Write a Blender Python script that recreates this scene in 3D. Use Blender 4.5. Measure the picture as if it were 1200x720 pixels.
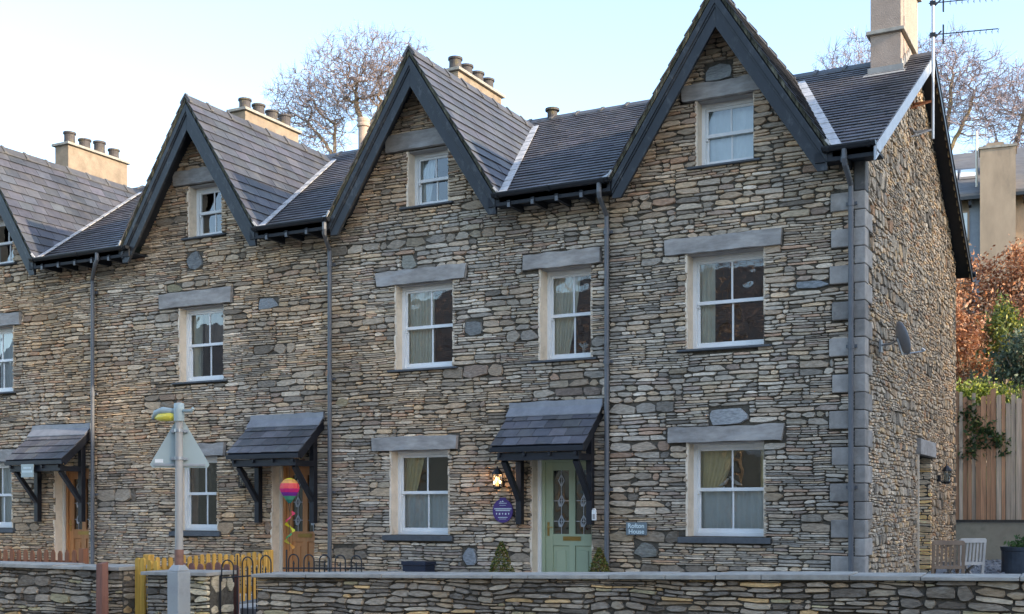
import bpy, math, random
import numpy as np
from mathutils import Vector, Matrix
random.seed(7)
for o in list(bpy.data.objects): bpy.data.objects.remove(o)
sc = bpy.context.scene
COL = sc.collection
R = math.radians
# ------------------------------------------------------------------ camera
cam = bpy.data.cameras.new('camera'); camo = bpy.data.objects.new('camera', cam); COL.objects.link(camo)
camo.location = (0, -15.5, 1.35); camo.rotation_euler = (R(90), 0, R(27.895))
cam.sensor_width = 36; cam.lens = 1413 / 1200 * 36; cam.shift_y = 0.2; cam.clip_end = 3000
sc.camera = camo
# ------------------------------------------------------------------ light
SUN = Vector((1.0, -0.06, 0)).normalized(); EL = R(21)
w = bpy.data.worlds.new('World'); sc.world = w; w.use_nodes = True
nt = w.node_tree; bg = nt.nodes['Background']
sky = nt.nodes.new('ShaderNodeTexSky'); sky.sky_type = 'NISHITA'; sky.sun_disc = False
sky.sun_elevation = EL; sky.sun_rotation = math.atan2(SUN.x, SUN.y)
sky.air_density = 1.0; sky.dust_density = 1.2; sky.ozone_density = 1.1; sky.altitude = 60
nt.links.new(sky.outputs[0], bg.inputs[0]); bg.inputs[1].default_value = 0.15
sl = bpy.data.lights.new('sun', 'SUN'); so = bpy.data.objects.new('sun', sl); COL.objects.link(so)
sl.energy = 2.0; sl.angle = R(0.6); sl.color = (1, .83, .62)
d = Vector((SUN.x * math.cos(EL), SUN.y * math.cos(EL), math.sin(EL)))
so.rotation_euler = d.to_track_quat('Z', 'Y').to_euler(); so.location = (30, -10, 30)
sc.view_settings.view_transform = 'Standard'; sc.view_settings.look = 'None'
sc.view_settings.exposure = 1.93; sc.view_settings.gamma = 1
sc.render.resolution_x = 1024; sc.render.resolution_y = 614
# ------------------------------------------------------------------ materials
def mat(name, col=(.5, .5, .5), rough=.7, var=.15, vscale=8, bump=0, bscale=60, metal=0, attr=False, spec=.5,
        stain=None, sscale=2.0, samt=.5, stretch=(1, 1, 1), bdist=.004, coat=0, macro=0):
    m = bpy.data.materials.new(name); m.use_nodes = True
    n = m.node_tree.nodes; l = m.node_tree.links; p = n['Principled BSDF']
    p.inputs['Roughness'].default_value = rough; p.inputs['Metallic'].default_value = metal
    p.inputs['Specular IOR Level'].default_value = spec; p.inputs['Coat Weight'].default_value = coat
    tc = n.new('ShaderNodeTexCoord'); mp = n.new('ShaderNodeMapping'); mp.inputs['Scale'].default_value = stretch
    geo = n.new('ShaderNodeNewGeometry')
    l.new(geo.outputs['Position'], mp.inputs['Vector'])
    ns = n.new('ShaderNodeTexNoise'); ns.inputs['Scale'].default_value = vscale; ns.inputs['Detail'].default_value = 6
    ns.inputs['Roughness'].default_value = .65
    l.new(mp.outputs[0], ns.inputs['Vector'])
    mr = n.new('ShaderNodeMapRange'); mr.inputs[1].default_value = .28; mr.inputs[2].default_value = .72
    mr.inputs[3].default_value = 1 - var; mr.inputs[4].default_value = 1 + var
    l.new(ns.outputs['Fac'], mr.inputs[0])
    mx = n.new('ShaderNodeMix'); mx.data_type = 'RGBA'; mx.blend_type = 'MULTIPLY'; mx.inputs[0].default_value = 1
    if attr:
        a = n.new('ShaderNodeAttribute'); a.attribute_name = 'col'; l.new(a.outputs['Color'], mx.inputs[6])
    else:
        mx.inputs[6].default_value = (*col, 1)
    l.new(mr.outputs[0], mx.inputs[7]); out = mx.outputs[2]
    if macro:
        nm = n.new('ShaderNodeTexNoise'); nm.inputs['Scale'].default_value = .9; nm.inputs['Detail'].default_value = 4; mq = n.new('ShaderNodeMapping'); mq.inputs['Scale'].default_value = (1.3, 1.3, .45)
        l.new(geo.outputs['Position'], mq.inputs['Vector']); l.new(mq.outputs[0], nm.inputs['Vector'])
        rm = n.new('ShaderNodeMapRange'); rm.inputs[1].default_value = .35; rm.inputs[2].default_value = .65; rm.inputs[3].default_value = 1 - macro; rm.inputs[4].default_value = 1 + macro * .6
        l.new(nm.outputs['Fac'], rm.inputs[0]); m9 = n.new('ShaderNodeMix'); m9.data_type = 'RGBA'; m9.blend_type = 'MULTIPLY'; m9.inputs[0].default_value = 1
        l.new(out, m9.inputs[6]); l.new(rm.outputs[0], m9.inputs[7]); out = m9.outputs[2]
    if stain:
        s2 = n.new('ShaderNodeTexNoise'); s2.inputs['Scale'].default_value = sscale; s2.inputs['Detail'].default_value = 8
        s2.inputs['Roughness'].default_value = .7
        l.new(mp.outputs[0], s2.inputs['Vector'])
        r2 = n.new('ShaderNodeMapRange'); r2.inputs[1].default_value = .54; r2.inputs[2].default_value = .68
        r2.inputs[3].default_value = 0; r2.inputs[4].default_value = samt; l.new(s2.outputs['Fac'], r2.inputs[0])
        m2 = n.new('ShaderNodeMix'); m2.data_type = 'RGBA'; l.new(r2.outputs[0], m2.inputs[0])
        l.new(out, m2.inputs[6]); m2.inputs[7].default_value = (*stain, 1); out = m2.outputs[2]
    l.new(out, p.inputs['Base Color'])
    if bump:
        b = n.new('ShaderNodeBump'); b.inputs['Strength'].default_value = bump; b.inputs['Distance'].default_value = bdist
        nb = n.new('ShaderNodeTexNoise'); nb.inputs['Scale'].default_value = bscale; nb.inputs['Detail'].default_value = 5
        l.new(mp.outputs[0], nb.inputs['Vector']); l.new(nb.outputs['Fac'], b.inputs['Height']); l.new(b.outputs[0], p.inputs['Normal'])
    return m
def emis(name, col, s):
    m = bpy.data.materials.new(name); m.use_nodes = True; p = m.node_tree.nodes['Principled BSDF']
    p.inputs['Base Color'].default_value = (*col, 1); p.inputs['Emission Color'].default_value = (*col, 1); p.inputs['Emission Strength'].default_value = s
    return m
def glassmat(name, tint=(.92, .95, .94), refl=1.0, wav=.35):
    m = bpy.data.materials.new(name); m.use_nodes = True; n = m.node_tree.nodes; l = m.node_tree.links
    for x in list(n): n.remove(x)
    o = n.new('ShaderNodeOutputMaterial'); t = n.new('ShaderNodeBsdfTransparent'); t.inputs[0].default_value = (*tint, 1)
    g = n.new('ShaderNodeBsdfGlossy'); g.inputs['Roughness'].default_value = .015
    fr = n.new('ShaderNodeFresnel'); fr.inputs['IOR'].default_value = 1.62
    mu = n.new('ShaderNodeMath'); mu.operation = 'MULTIPLY'; mu.inputs[1].default_value = 2.7 * refl; mu.use_clamp = True
    mi = n.new('ShaderNodeMixShader'); l.new(fr.outputs[0], mu.inputs[0]); l.new(mu.outputs[0], mi.inputs[0])
    l.new(t.outputs[0], mi.inputs[1]); l.new(g.outputs[0], mi.inputs[2]); l.new(mi.outputs[0], o.inputs[0])
    b = n.new('ShaderNodeBump'); b.inputs['Strength'].default_value = wav; b.inputs['Distance'].default_value = .01
    ns = n.new('ShaderNodeTexNoise'); ns.inputs['Scale'].default_value = 3.5; ns.inputs['Detail'].default_value = 1
    ge = n.new('ShaderNodeNewGeometry'); l.new(ge.outputs['Position'], ns.inputs['Vector'])
    l.new(ns.outputs['Fac'], b.inputs['Height']); l.new(b.outputs[0], g.inputs['Normal'])
    return m
def leafmat(name, rough=.55, trans=.3):
    m = mat(name, attr=True, rough=rough, var=.25, vscale=2.5)
    n = m.node_tree.nodes; l = m.node_tree.links; p = n['Principled BSDF']
    tr = n.new('ShaderNodeBsdfTranslucent'); mi = n.new('ShaderNodeMixShader'); mi.inputs[0].default_value = trans
    a = n.new('ShaderNodeAttribute'); a.attribute_name = 'col'; l.new(a.outputs['Color'], tr.inputs[0])
    o = n['Material Output']; l.new(p.outputs[0], mi.inputs[1]); l.new(tr.outputs[0], mi.inputs[2]); l.new(mi.outputs[0], o.inputs[0])
    return m
M = dict(
    stone=mat('slate_rubble', attr=True, rough=.88, var=.42, vscale=20, bump=1, bscale=45, bdist=.010, spec=.25, stain=(.46, .45, .41), sscale=5, samt=.3, stretch=(.7, .7, 2.6), macro=.2),
    mortar=mat('joint_mortar', (.11, .095, .075), .95, .4, 20, bump=1, bscale=40, bdist=.01, spec=.1),  # dark mortar colour of the recessed joints
    lintel=mat('slate_lintel', (.34, .31, .28), .75, .3, 9, bump=.9, bscale=14, spec=.3, stretch=(.5, 1, 1.5), stain=(.45, .45, .45), sscale=3, samt=.5, macro=.2),
    quoin=mat('quoin_slate', attr=True, rough=.8, var=.28, vscale=7, bump=.8, bscale=22, spec=.25, stain=(.42, .40, .36), sscale=4, samt=.35, macro=.15),
    slate=mat('roof_slate', attr=True, rough=.52, var=.22, vscale=9, bump=.35, bscale=50, spec=.45, stain=(.16, .15, .12), sscale=3, samt=.35, macro=.22),
    deck=mat('roof_timber', (.012, .014, .018), .7, .3),
    barge=mat('barge_paint', (.010, .0115, .015), .42, .4, 5, bump=.25, bscale=18, stretch=(1, 1, .6), stain=(.30, .31, .31), sscale=11, samt=.16),
    black=mat('black_timber', (.010, .0115, .017), .45, .4, 8, bump=.3, bscale=30),
    gutter=mat('black_gutter', (.012, .014, .018), .38, .3, 8),
    pipe=mat('grey_downpipe', (.11, .115, .125), .45, .18, 5),
    ragged=mat('cream_reveal', (.76, .63, .48), .9, .12, 6, bump=.5, bscale=30, stain=(.36, .27, .17), sscale=5, samt=.4),
    head=mat('window_head', (.34, .31, .29), .8, .15, 6),
    white=mat('white_paint', (.80, .79, .76), .38, .06, 5, stain=(.5, .5, .48), sscale=6, samt=.18),
    cream=mat('cream_paint', (.66, .60, .50), .5, .1, 5),
    sill=mat('slate_sill', (.075, .08, .086), .7, .25, 10, bump=.3),
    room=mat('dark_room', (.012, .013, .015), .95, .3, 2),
    lead=mat('lead_flashing', (.27, .27, .28), .48, .2, 5, metal=.25, bump=.3, bscale=20, stain=(.2, .21, .22), sscale=4),
    flash=mat('pale_flashing', (.50, .49, .48), .5, .3, 9, stain=(.22, .22, .2), sscale=4),
    verge=mat('verge_pale', (.40, .44, .49), .5, .15, 6),
    render=mat('chimney_render', (.25, .195, .14), .92, .3, 4, bump=.9, bscale=55, bdist=.008, stain=(.2, .155, .10), sscale=1.7, samt=.55),
    pinkr=mat('pink_render', (.38, .29, .23), .92, .15, 4, bump=1, bscale=60, bdist=.008, stain=(.33, .26, .2), sscale=1.5, samt=.4),
    cap=mat('chimney_cap', (.30, .28, .24), .9, .25, 8, bump=.5),
    pot=mat('chimney_pot', (.06, .052, .05), .75, .35, 9, stain=(.33, .26, .06), sscale=5, samt=.35),
    mort2=mat('flaunching', (.30, .29, .27), .95, .2, 8, bump=.6),
    green=mat('green_door', (.40, .45, .29), .42, .05, 3),
    pine=mat('orange_pine', (.50, .215, .075), .45, .2, 3, stretch=(6, 6, .6), stain=(.34, .13, .04), sscale=4),
    brass=mat('brass', (.45, .30, .10), .3, .1, metal=.9),
    steel=mat('galvanised', (.42, .43, .44), .4, .15, metal=.7),
    glass=glassmat('window_glass'), leadglass=glassmat('leaded_glass', (.35, .42, .42), 1.1, .8),
    came=mat('lead_came', (.55, .57, .6), .35, .05, metal=.5),
    yellow=mat('yellow_curtain', (.88, .74, .42), .85, .12, 4), cream2=mat('cream_curtain', (.88, .84, .70), .85, .1, 4),
    net=mat('net_curtain', (.78, .82, .82), .9, .08, 4), brownc=mat('brown_curtain', (.30, .24, .2), .9, .2, 4),
    coping=mat('coping_stone', (.34, .31, .265), .9, .32, 5, bump=1, stain=(.24, .25, .21), sscale=3, samt=.4),
    conc=mat('concrete', (.36, .37, .36), .9, .2, 3, bump=.4, stain=(.22, .23, .2), sscale=1.5, samt=.5),
    concg=mat('concrete_render', (.34, .29, .21), .95, .3, 1.2, bump=.6, stain=(.09, .095, .06), sscale=1.2, samt=.6),
    fencew=mat('fence_wood', attr=True, rough=.85, var=.3, vscale=3, bump=.5, bscale=20, stretch=(8, 8, .5)),
    bark=mat('bark', (.17, .125, .085), .9, .3, 3, bump=.5, stain=(.2, .2, .09), sscale=2), twig=mat('twig', attr=True, rough=.9, var=.2),
    leaf=leafmat('leaves'), polegrey=mat('pole_paint', (.38, .35, .31), .5, .2, 4, stain=(.2, .15, .1), sscale=9, samt=.4, stretch=(1, 1, .3)),
    iron=mat('black_iron', (.012, .012, .014), .5, .3), rust=mat('rusty_iron', (.30, .10, .035), .9, .4, 20),
    signb=mat('sign_back', (.37, .43, .41), .5, .06, 3), teak=mat('teak', (.34, .235, .16), .7, .2, 6, stretch=(1, 1, .3)),
    teakg=mat('bleached_teak', (.55, .51, .46), .8, .15, 6), purple=mat('purple_plaque', (.072, .035, .17), .4, .05),
    lampy=mat('lamp_lens', (.85, .68, .08), .3, .1, 20), blueb=mat('dark_blue_planter', (.010, .016, .035), .45, .2),
    grass=mat('hill_grass', (.06, .075, .03), .95, .5, .6, bump=.6, bscale=6, bdist=.1, stain=(.10, .065, .035), sscale=.3, samt=.7),
    asphalt=mat('asphalt', (.09, .088, .085), .9, .2, 30, bump=.5), pave=mat('paving', (.2, .2, .19), .9, .15, 5, bump=.3),
    gravel=mat('gravel', (.22, .23, .24), .9, .7, 45, bump=1, bscale=50, bdist=.03),
    nbr=mat('neighbour_render', (.50, .42, .31), .9, .15, 1.2, stain=(.28, .22, .16), sscale=.8, samt=.5),
    nslate=mat('neighbour_slate', (.125, .12, .118), .7, .35, 2.5, bump=.4, stretch=(1, 1, 6), stain=(.2, .17, .12), sscale=1), breast_shadow=mat('painted_breast_shadow', (.26, .29, .33), .9, .1),
    nbr2=mat('hillside_render', (.34, .265, .19), .9, .2, 1.5, stain=(.16, .13, .10), sscale=.9, samt=.55, stretch=(1.5, 1.5, .5)), steelg=mat('grey_dish', (.26, .26, .27), .5, .1, 6), redb=mat('red_brown_band', (.24, .12, .085), .7, .3, 15), flags=mat('bounce_flags', (.5, .47, .42), .9, .15, 3, bump=.3), slatesign=mat('slate_sign', (.15, .185, .20), .6, .12, 12), letter=mat('letter_paint', (.62, .70, .69), .6, .03),
    tub=mat('tub', (.06, .075, .095), .7, .3, 6), soil=mat('soil', (.03, .022, .015), .95), pinkt=mat('magenta_plastic', (.5, .10, .45), .5, .05),
    bulb=emis('lit_bulb', (1, .50, .16), 1.1), lanternglass=emis('lit_lantern_glass', (1, .45, .14), .9),
)
# ------------------------------------------------------------------ mesh builder
ORG = {}
class MB:
    def __init__(s): s.v = []; s.f = []; s.m = []; s.c = []
    def poly(s, pts, m=0, c=(.5, .5, .5)):
        b = len(s.v); s.v += [tuple(p) for p in pts]; s.f.append(tuple(range(b, b + len(pts)))); s.m.append(m); s.c.append(c)
    def hull8(s, p, m=0, c=(.5, .5, .5)):
        b = len(s.v); s.v += [tuple(q) for q in p]
        for f in ((0, 3, 2, 1), (4, 5, 6, 7), (0, 1, 5, 4), (1, 2, 6, 5), (2, 3, 7, 6), (3, 0, 4, 7)):
            s.f.append(tuple(b + i for i in f)); s.m.append(m); s.c.append(c)
    def box(s, x0, x1, y0, y1, z0, z1, m=0, c=(.5, .5, .5)):
        s.hull8([(x0, y0, z0), (x1, y0, z0), (x1, y1, z0), (x0, y1, z0), (x0, y0, z1), (x1, y0, z1), (x1, y1, z1), (x0, y1, z1)], m, c)
    def fbox(s, F, u0, u1, v0, v1, n0, n1, m=0, c=(.5, .5, .5)):
        P = lambda u, v, n: F[0] + F[1] * u + F[2] * v + F[3] * n
        s.hull8([P(u0, v0, n0), P(u1, v0, n0), P(u1, v0, n1), P(u0, v0, n1), P(u0, v1, n0), P(u1, v1, n0), P(u1, v1, n1), P(u0, v1, n1)], m, c)
    def bar(s, a, b, wx, wy, up=(0, 0, 1), m=0, c=(.5, .5, .5)):
        a = Vector(a); b = Vector(b); d = (b - a).normalized(); x = d.cross(Vector(up)).normalized(); y = x.cross(d)
        q = []
        for p in (a, b):
            for i, j in ((-1, -1), (1, -1), (1, 1), (-1, 1)): q.append(p + x * wx / 2 * i + y * wy / 2 * j)
        s.hull8(q, m, c)
    def prism(s, pts, off, m=0, c=(.5, .5, .5)):
        off = Vector(off); n = len(pts); b = len(s.v)
        s.v += [tuple(Vector(p)) for p in pts] + [tuple(Vector(p) + off) for p in pts]
        fs = [tuple(b + i for i in range(n))[::-1], tuple(b + n + i for i in range(n))]
        for i in range(n): fs.append((b + i, b + (i + 1) % n, b + n + (i + 1) % n, b + n + i))
        s.f += fs; s.m += [m] * len(fs); s.c += [c] * len(fs)
    def tube(s, pts, r, n=8, m=0, c=(.5, .5, .5), cap=True):
        pts = [Vector(p) for p in pts]
        if not hasattr(r, '__len__'): r = [r] * len(pts)
        b = len(s.v); prev = None
        for i, p in enumerate(pts):
            if i == 0: d = pts[1] - p
            elif i == len(pts) - 1: d = p - pts[i - 1]
            else: d = (pts[i + 1] - pts[i - 1])
            d.normalize()
            if prev is None:
                x = d.cross(Vector((0, 0, 1)) if abs(d.z) < .9 else Vector((1, 0, 0))).normalized()
            else:
                x = (prev - d * prev.dot(d)).normalized()
            prev = x; y = d.cross(x)
            for k in range(n):
                a = 2 * math.pi * k / n; s.v.append(tuple(p + (x * math.cos(a) + y * math.sin(a)) * r[i]))
        for i in range(len(pts) - 1):
            for k in range(n):
                s.f.append((b + i * n + k, b + i * n + (k + 1) % n, b + (i + 1) * n + (k + 1) % n, b + (i + 1) * n + k)); s.m.append(m); s.c.append(c)
        if cap and n > 3:
            s.f.append(tuple(b + k for k in range(n))[::-1]); s.f.append(tuple(b + (len(pts) - 1) * n + k for k in range(n)))
            s.m += [m, m]; s.c += [c, c]
    def lathe(s, c0, prof, n=20, m=0, c=(.5, .5, .5)):
        b = len(s.v)
        for r, z in prof:
            for k in range(n): a = 2 * math.pi * k / n; s.v.append((c0[0] + r * math.cos(a), c0[1] + r * math.sin(a), c0[2] + z))
        for i in range(len(prof) - 1):
            for k in range(n):
                s.f.append((b + i * n + k, b + i * n + (k + 1) % n, b + (i + 1) * n + (k + 1) % n, b + (i + 1) * n + k)); s.m.append(m); s.c.append(c)
    def build(s, name, mats, parent=None, loc=None, smooth=False, bevel=0, **props):
        if not isinstance(mats, (list, tuple)): mats = [mats]
        if parent: org = ORG[parent.name]
        elif loc is not None: org = Vector(loc)
        else:
            a = np.array(s.v); mn = a.min(0); mx = a.max(0); org = Vector(((mn[0] + mx[0]) / 2, (mn[1] + mx[1]) / 2, mn[2]))
        me = bpy.data.meshes.new(name)
        va = np.array(s.v, dtype=np.float64) - np.array(org)
        me.from_pydata(va.tolist(), [], s.f)
        for m in mats: me.materials.append(M[m])
        me.polygons.foreach_set('material_index', s.m)
        ca = me.color_attributes.new('col', 'FLOAT_COLOR', 'CORNER')
        tot = np.array([len(f) for f in s.f]); arr = np.repeat(np.array([(*c[:3], 1) for c in s.c], dtype=np.float32), tot, axis=0)
        ca.data.foreach_set('color', arr.ravel())
        if smooth: me.polygons.foreach_set('use_smooth', [True] * len(s.f))
        me.update()
        o = bpy.data.objects.new(name, me); COL.objects.link(o)
        if parent: o.parent = parent
        else: o.location = org
        ORG[o.name] = org
        if bevel:
            bm = o.modifiers.new('bevel', 'BEVEL'); bm.width = bevel; bm.segments = 2; bm.limit_method = 'ANGLE'
        for k, v in props.items(): o[k] = v
        return o
def thing(name, loc, label, category, group=None):
    o = bpy.data.objects.new(name, None); COL.objects.link(o); o.location = loc; ORG[o.name] = Vector(loc)
    o.empty_display_size = .2
    o['label'] = label; o['category'] = category
    if group: o['group'] = group
    return o
def vn(x, seed=0):
    i = math.floor(x); f = x - i; f = f * f * (3 - 2 * f)
    h = lambda k: (math.sin(k * 127.1 + seed * 311.7) * 43758.5453) % 1
    return (h(i) * (1 - f) + h(i + 1) * f) * 2 - 1
def mulc(c, k): return (c[0] * k, c[1] * k, c[2] * k)
# ------------------------------------------------------------------ stone walling
PAL = [(26, (.195, .186, .170)), (16, (.160, .158, .152)), (8, (.105, .102, .097)), (17, (.215, .188, .158)), (7, (.265, .225, .175)),
       (15, (.262, .252, .232)), (4, (.205, .155, .125)), (8, (.195, .180, .150)), (6, (.165, .145, .135))]
PALW = [(28, (.155, .150, .140)), (24, (.12, .12, .118)), (14, (.075, .073, .07)), (10, (.165, .145, .115)), (13, (.205, .20, .18)), (7, (.30, .235, .14)), (6, (.19, .19, .14))]
PALS = [(28, (.20, .192, .175)), (18, (.155, .152, .145)), (9, (.10, .10, .095)), (16, (.215, .18, .14)), (7, (.26, .215, .15)), (14, (.25, .24, .215)), (3, (.2, .14, .10))]
PALL = [(26, (.46, .45, .38)), (20, (.33, .33, .28)), (14, (.2, .2, .17)), (12, (.4, .37, .22)), (12, (.12, .13, .12))]
def pick(rng, pal, warm=0):
    if pal is PALS: warm -= .3
    t = sum(w for w, _ in pal); r = rng.random() * t
    for w_, c in pal:
        r -= w_
        if r <= 0: break
    k = rng.uniform(.78, 1.22) * 2.15
    return (c[0] * k * 1.20 * (1 + .10 * warm), c[1] * k * 1.0, c[2] * k * .80 * (1 - .12 * warm))
def stone(mb, F, a, b, lo, hi, rng, pal, proud=.02, back=-.035, gap=.0025, warm=0, color=None, blunt=.5):
    """one rubble stone; lo/hi give bottom/top height at a u"""
    w_ = b - a; h = (hi((a + b) / 2) - lo((a + b) / 2))
    if w_ < .02 or h < .008: return
    g = gap * rng.uniform(.4, 1.8)
    q_ = lambda: min(w_ * .28, h * (rng.uniform(.02, .22) if rng.random() < .62 else rng.uniform(.4, 1.5)), .11)
    sL, sR, sL2, sR2 = q_(), q_(), q_(), q_()
    j = lambda s_=.10: rng.uniform(-s_, s_)
    m1, m2 = rng.uniform(.3, .7), rng.uniform(.3, .7); eL, eR = rng.uniform(.25, .75), rng.uniform(.25, .75)
    sag = rng.uniform(-.02, .10) if h > .05 else 0
    P = [(a + g + sL, abs(j())), (a + w_ * m1, j(.06) - .02), (b - g - sR, abs(j())), (b - g - abs(j(.006)), eR * .6), (b - g, eR),
         (b - g - sR2, 1 - abs(j(.12)) - sag), (a + w_ * m2, 1 + j(.07)), (a + g + sL2, 1 - abs(j(.12)) - sag * rng.random()), (a + g, eL), (a + g + abs(j(.006)), eL * .6)]
    pts = []
    for u, t in P:
        l_ = lo(u) + g; h_ = hi(u) - g; pts.append((u, l_ + (h_ - l_) * t))
    cu = sum(p[0] for p in pts) / 10; cv = sum(p[1] for p in pts) / 10
    d0 = rng.uniform(-.010, proud * .8); tu = rng.uniform(-.05, .05); tv = rng.uniform(-.18, .14)
    e = min(.007, h * .13)
    B = len(mb.v); col = color or mulc(pick(rng, pal, warm), 1 - min(.3, max(0, h - .06) * 4))
    back_ = []; front = []
    for u, v in pts:
        back_.append(tuple(F[0] + F[1] * u + F[2] * v + F[3] * back))
    for u, v in pts:
        du = cu - u; dv = cv - v
        uu = u + (e if du > 0 else -e) * min(1, abs(du) / .03); vv = v + (e if dv > 0 else -e) * min(1, abs(dv) / .02) * .8
        n_ = d0 + tu * (uu - cu) + tv * (vv - cv)
        front.append(tuple(F[0] + F[1] * uu + F[2] * vv + F[3] * n_))
    mb.v += back_ + front
    for i in range(10):
        k = (i + 1) % 10; mb.f.append((B + i, B + k, B + 10 + k, B + 10 + i)); mb.m.append(0); mb.c.append(col)
    mb.f.append(tuple(B + 10 + i for i in range(10))); mb.m.append(0); mb.c.append(col)
def rubble(mb, F, u0, u1, v0, v1, obst=(), lim=None, seed=1, bandh=(.12, .25), rowh=.047, lmin=.10, lmax=.38, pal=PAL, proud=.02, warmf=None, amp=.013, big=.07, gap=.0025, topv=None):
    rng = random.Random(seed); v = v0; i = 0
    topf = topv or (lambda u: v1)
    def bl(Vi, ii): return lambda u: Vi + amp * vn(u * 1.4, ii + seed * 13) + amp * .6 * vn(u * 4.1, ii * 3 + seed) if (Vi > v0 + .01) else Vi
    def bt(Vi, ii):
        b_ = bl(Vi, ii)
        return lambda u: min(b_(u), topf(u))
    while v < v1 - .01:
        H = rng.uniform(*bandh); last = v + H > v1 - .06
        if last: H = v1 - v
        fb = bl(v, i); ft = bt(v + H, i + 1) if not (last and topv) else topf
        u = u0
        while u < u1 - .005:
            W = rng.uniform(.4, 1.3); ue = min(u1, u + W)
            if u1 - ue < .15: ue = u1
            k = max(1, int(round(H / (rowh * rng.choice((.62, .8, 1, 1, 1.25, 1.6))))))
            if rng.random() < big: k = max(1, k // 2)
            cuts = [0] + sorted((q + rng.uniform(-.25, .25)) / k for q in range(1, k)) + [1]
            for q in range(k):
                t0, t1 = cuts[q], cuts[q + 1]
                lo = lambda x, t0=t0: fb(x) + (ft(x) - fb(x)) * t0
                hi = lambda x, t1=t1: fb(x) + (ft(x) - fb(x)) * t1
                a0, b0 = u, ue
                um = (u + ue) / 2; zl = lo(um); zh = hi(um)
                if lim:
                    la, lb = lim((zl + zh) / 2); a0 = max(a0, la); b0 = min(b0, lb)
                if b0 - a0 < .02: continue
                ivs = [(a0, b0)]
                for (oa, ob, oz0, oz1) in obst:
                    nv = []
                    for (p, r_) in ivs:
                        if r_ <= oa or p >= ob: nv.append((p, r_)); continue
                        uc = min(max((max(p, oa) + min(r_, ob)) / 2, p), r_)
                        l2, h2 = lo(uc), hi(uc); ov = min(h2, oz1) - max(l2, oz0)
                        if ov < .3 * (h2 - l2): nv.append((p, r_)); continue
                        if oa - p > .012: nv.append((p, oa - rng.uniform(0, .012)))
                        if r_ - ob > .012: nv.append((ob + rng.uniform(0, .008), r_))
                    ivs = nv
                hh = zh - zl
                for p, r_ in ivs:
                    x = p
                    while x < r_ - .004:
                        L = rng.uniform(max(lmin, min(hh * 1.8, lmax * .7)), lmax) * (1 + hh * 1.5) * (.65 if rng.random() < .25 else 1)
                        e = min(r_, x + L)
                        if r_ - e < lmin * .6: e = r_
                        wm = warmf(x, (zl + zh) / 2) if warmf else 0
                        pr = proud if not (lim or x - p < .001) else proud
                        stone(mb, F, x, e, lo, hi, rng, pal, pr, gap=gap, warm=wm)
                        x = e
            u = ue
        v += H; i += 1
def backing(mb, xs0, xs1, z0, z1, holes, y0, y1, m=1, axis='x', X=None):
    xs = sorted(set([xs0, xs1] + [min(max(h[k], xs0), xs1) for h in holes for k in (0, 1)]))
    zs = sorted(set([z0, z1] + [min(max(h[k], z0), z1) for h in holes for k in (2, 3)]))
    for i in range(len(xs) - 1):
        for j in range(len(zs) - 1):
            cx = (xs[i] + xs[i + 1]) / 2; cz = (zs[j] + zs[j + 1]) / 2
            if any(h[0] < cx < h[1] and h[2] < cz < h[3] for h in holes): continue
            if axis == 'x': mb.box(xs[i], xs[i + 1], y0, y1, zs[j], zs[j + 1], m)
            else: mb.box(y0, y1, xs[i], xs[i + 1], zs[j], zs[j + 1], m)
# ------------------------------------------------------------------ slates
def slates(mb, F, v0, v1, iv, gauge=.2, sw=.26, seed=0, base=(.075, .076, .085), var=.25, thick=.009, warm=.0):
    rng = random.Random(seed); v = v0; row = 0
    P = lambda u, vv, n: F[0] + F[1] * u + F[2] * vv + F[3] * n
    while v < v1 - .02:
        ve = min(v + gauge, v1); vo = min(ve + .03, v1 + .01)
        a0, b0 = iv(v); a1, b1 = iv(vo)
        lo_, hi_ = min(a0, a1), max(b0, b1)
        u = lo_ - (row % 2) * sw * .5 - rng.uniform(0, .06)
        while u < hi_:
            ue = u + sw * rng.uniform(.9, 1.1); g = .0035
            A0 = max(u + g, a0); B0 = min(ue - g, b0); A1 = max(u + g, a1); B1 = min(ue - g, b1)
            if B0 - A0 > .01 or B1 - A1 > .01:
                A0 = min(A0, max(B0, a0)); B0 = max(A0, B0); A1 = min(A1, max(B1, a1)); B1 = max(A1, B1)
                if B0 - A0 < .003: A0 = B0 = min(max((A0 + B0) / 2, a0), b0) if b0 > a0 else (a0 + b0) / 2
                k = rng.uniform(1 - var, 1 + var); c = (base[0] * k * rng.uniform(.96, 1.05 + warm), base[1] * k, base[2] * k * rng.uniform(.95, 1.08))
                lift = rng.uniform(0, .005); dv = rng.uniform(-.006, .004)
                n0 = thick + .012 + lift
                mb.hull8([P(A0, v + dv, n0 - thick), P(B0, v + dv, n0 - thick), P(B1, vo, -.002), P(A1, vo, -.002),
                          P(A0, v + dv, n0), P(B0, v + dv, n0), P(B1, vo, .004), P(A1, vo, .004)], 0, c)
            u = ue
        v = ve; row += 1
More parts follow.
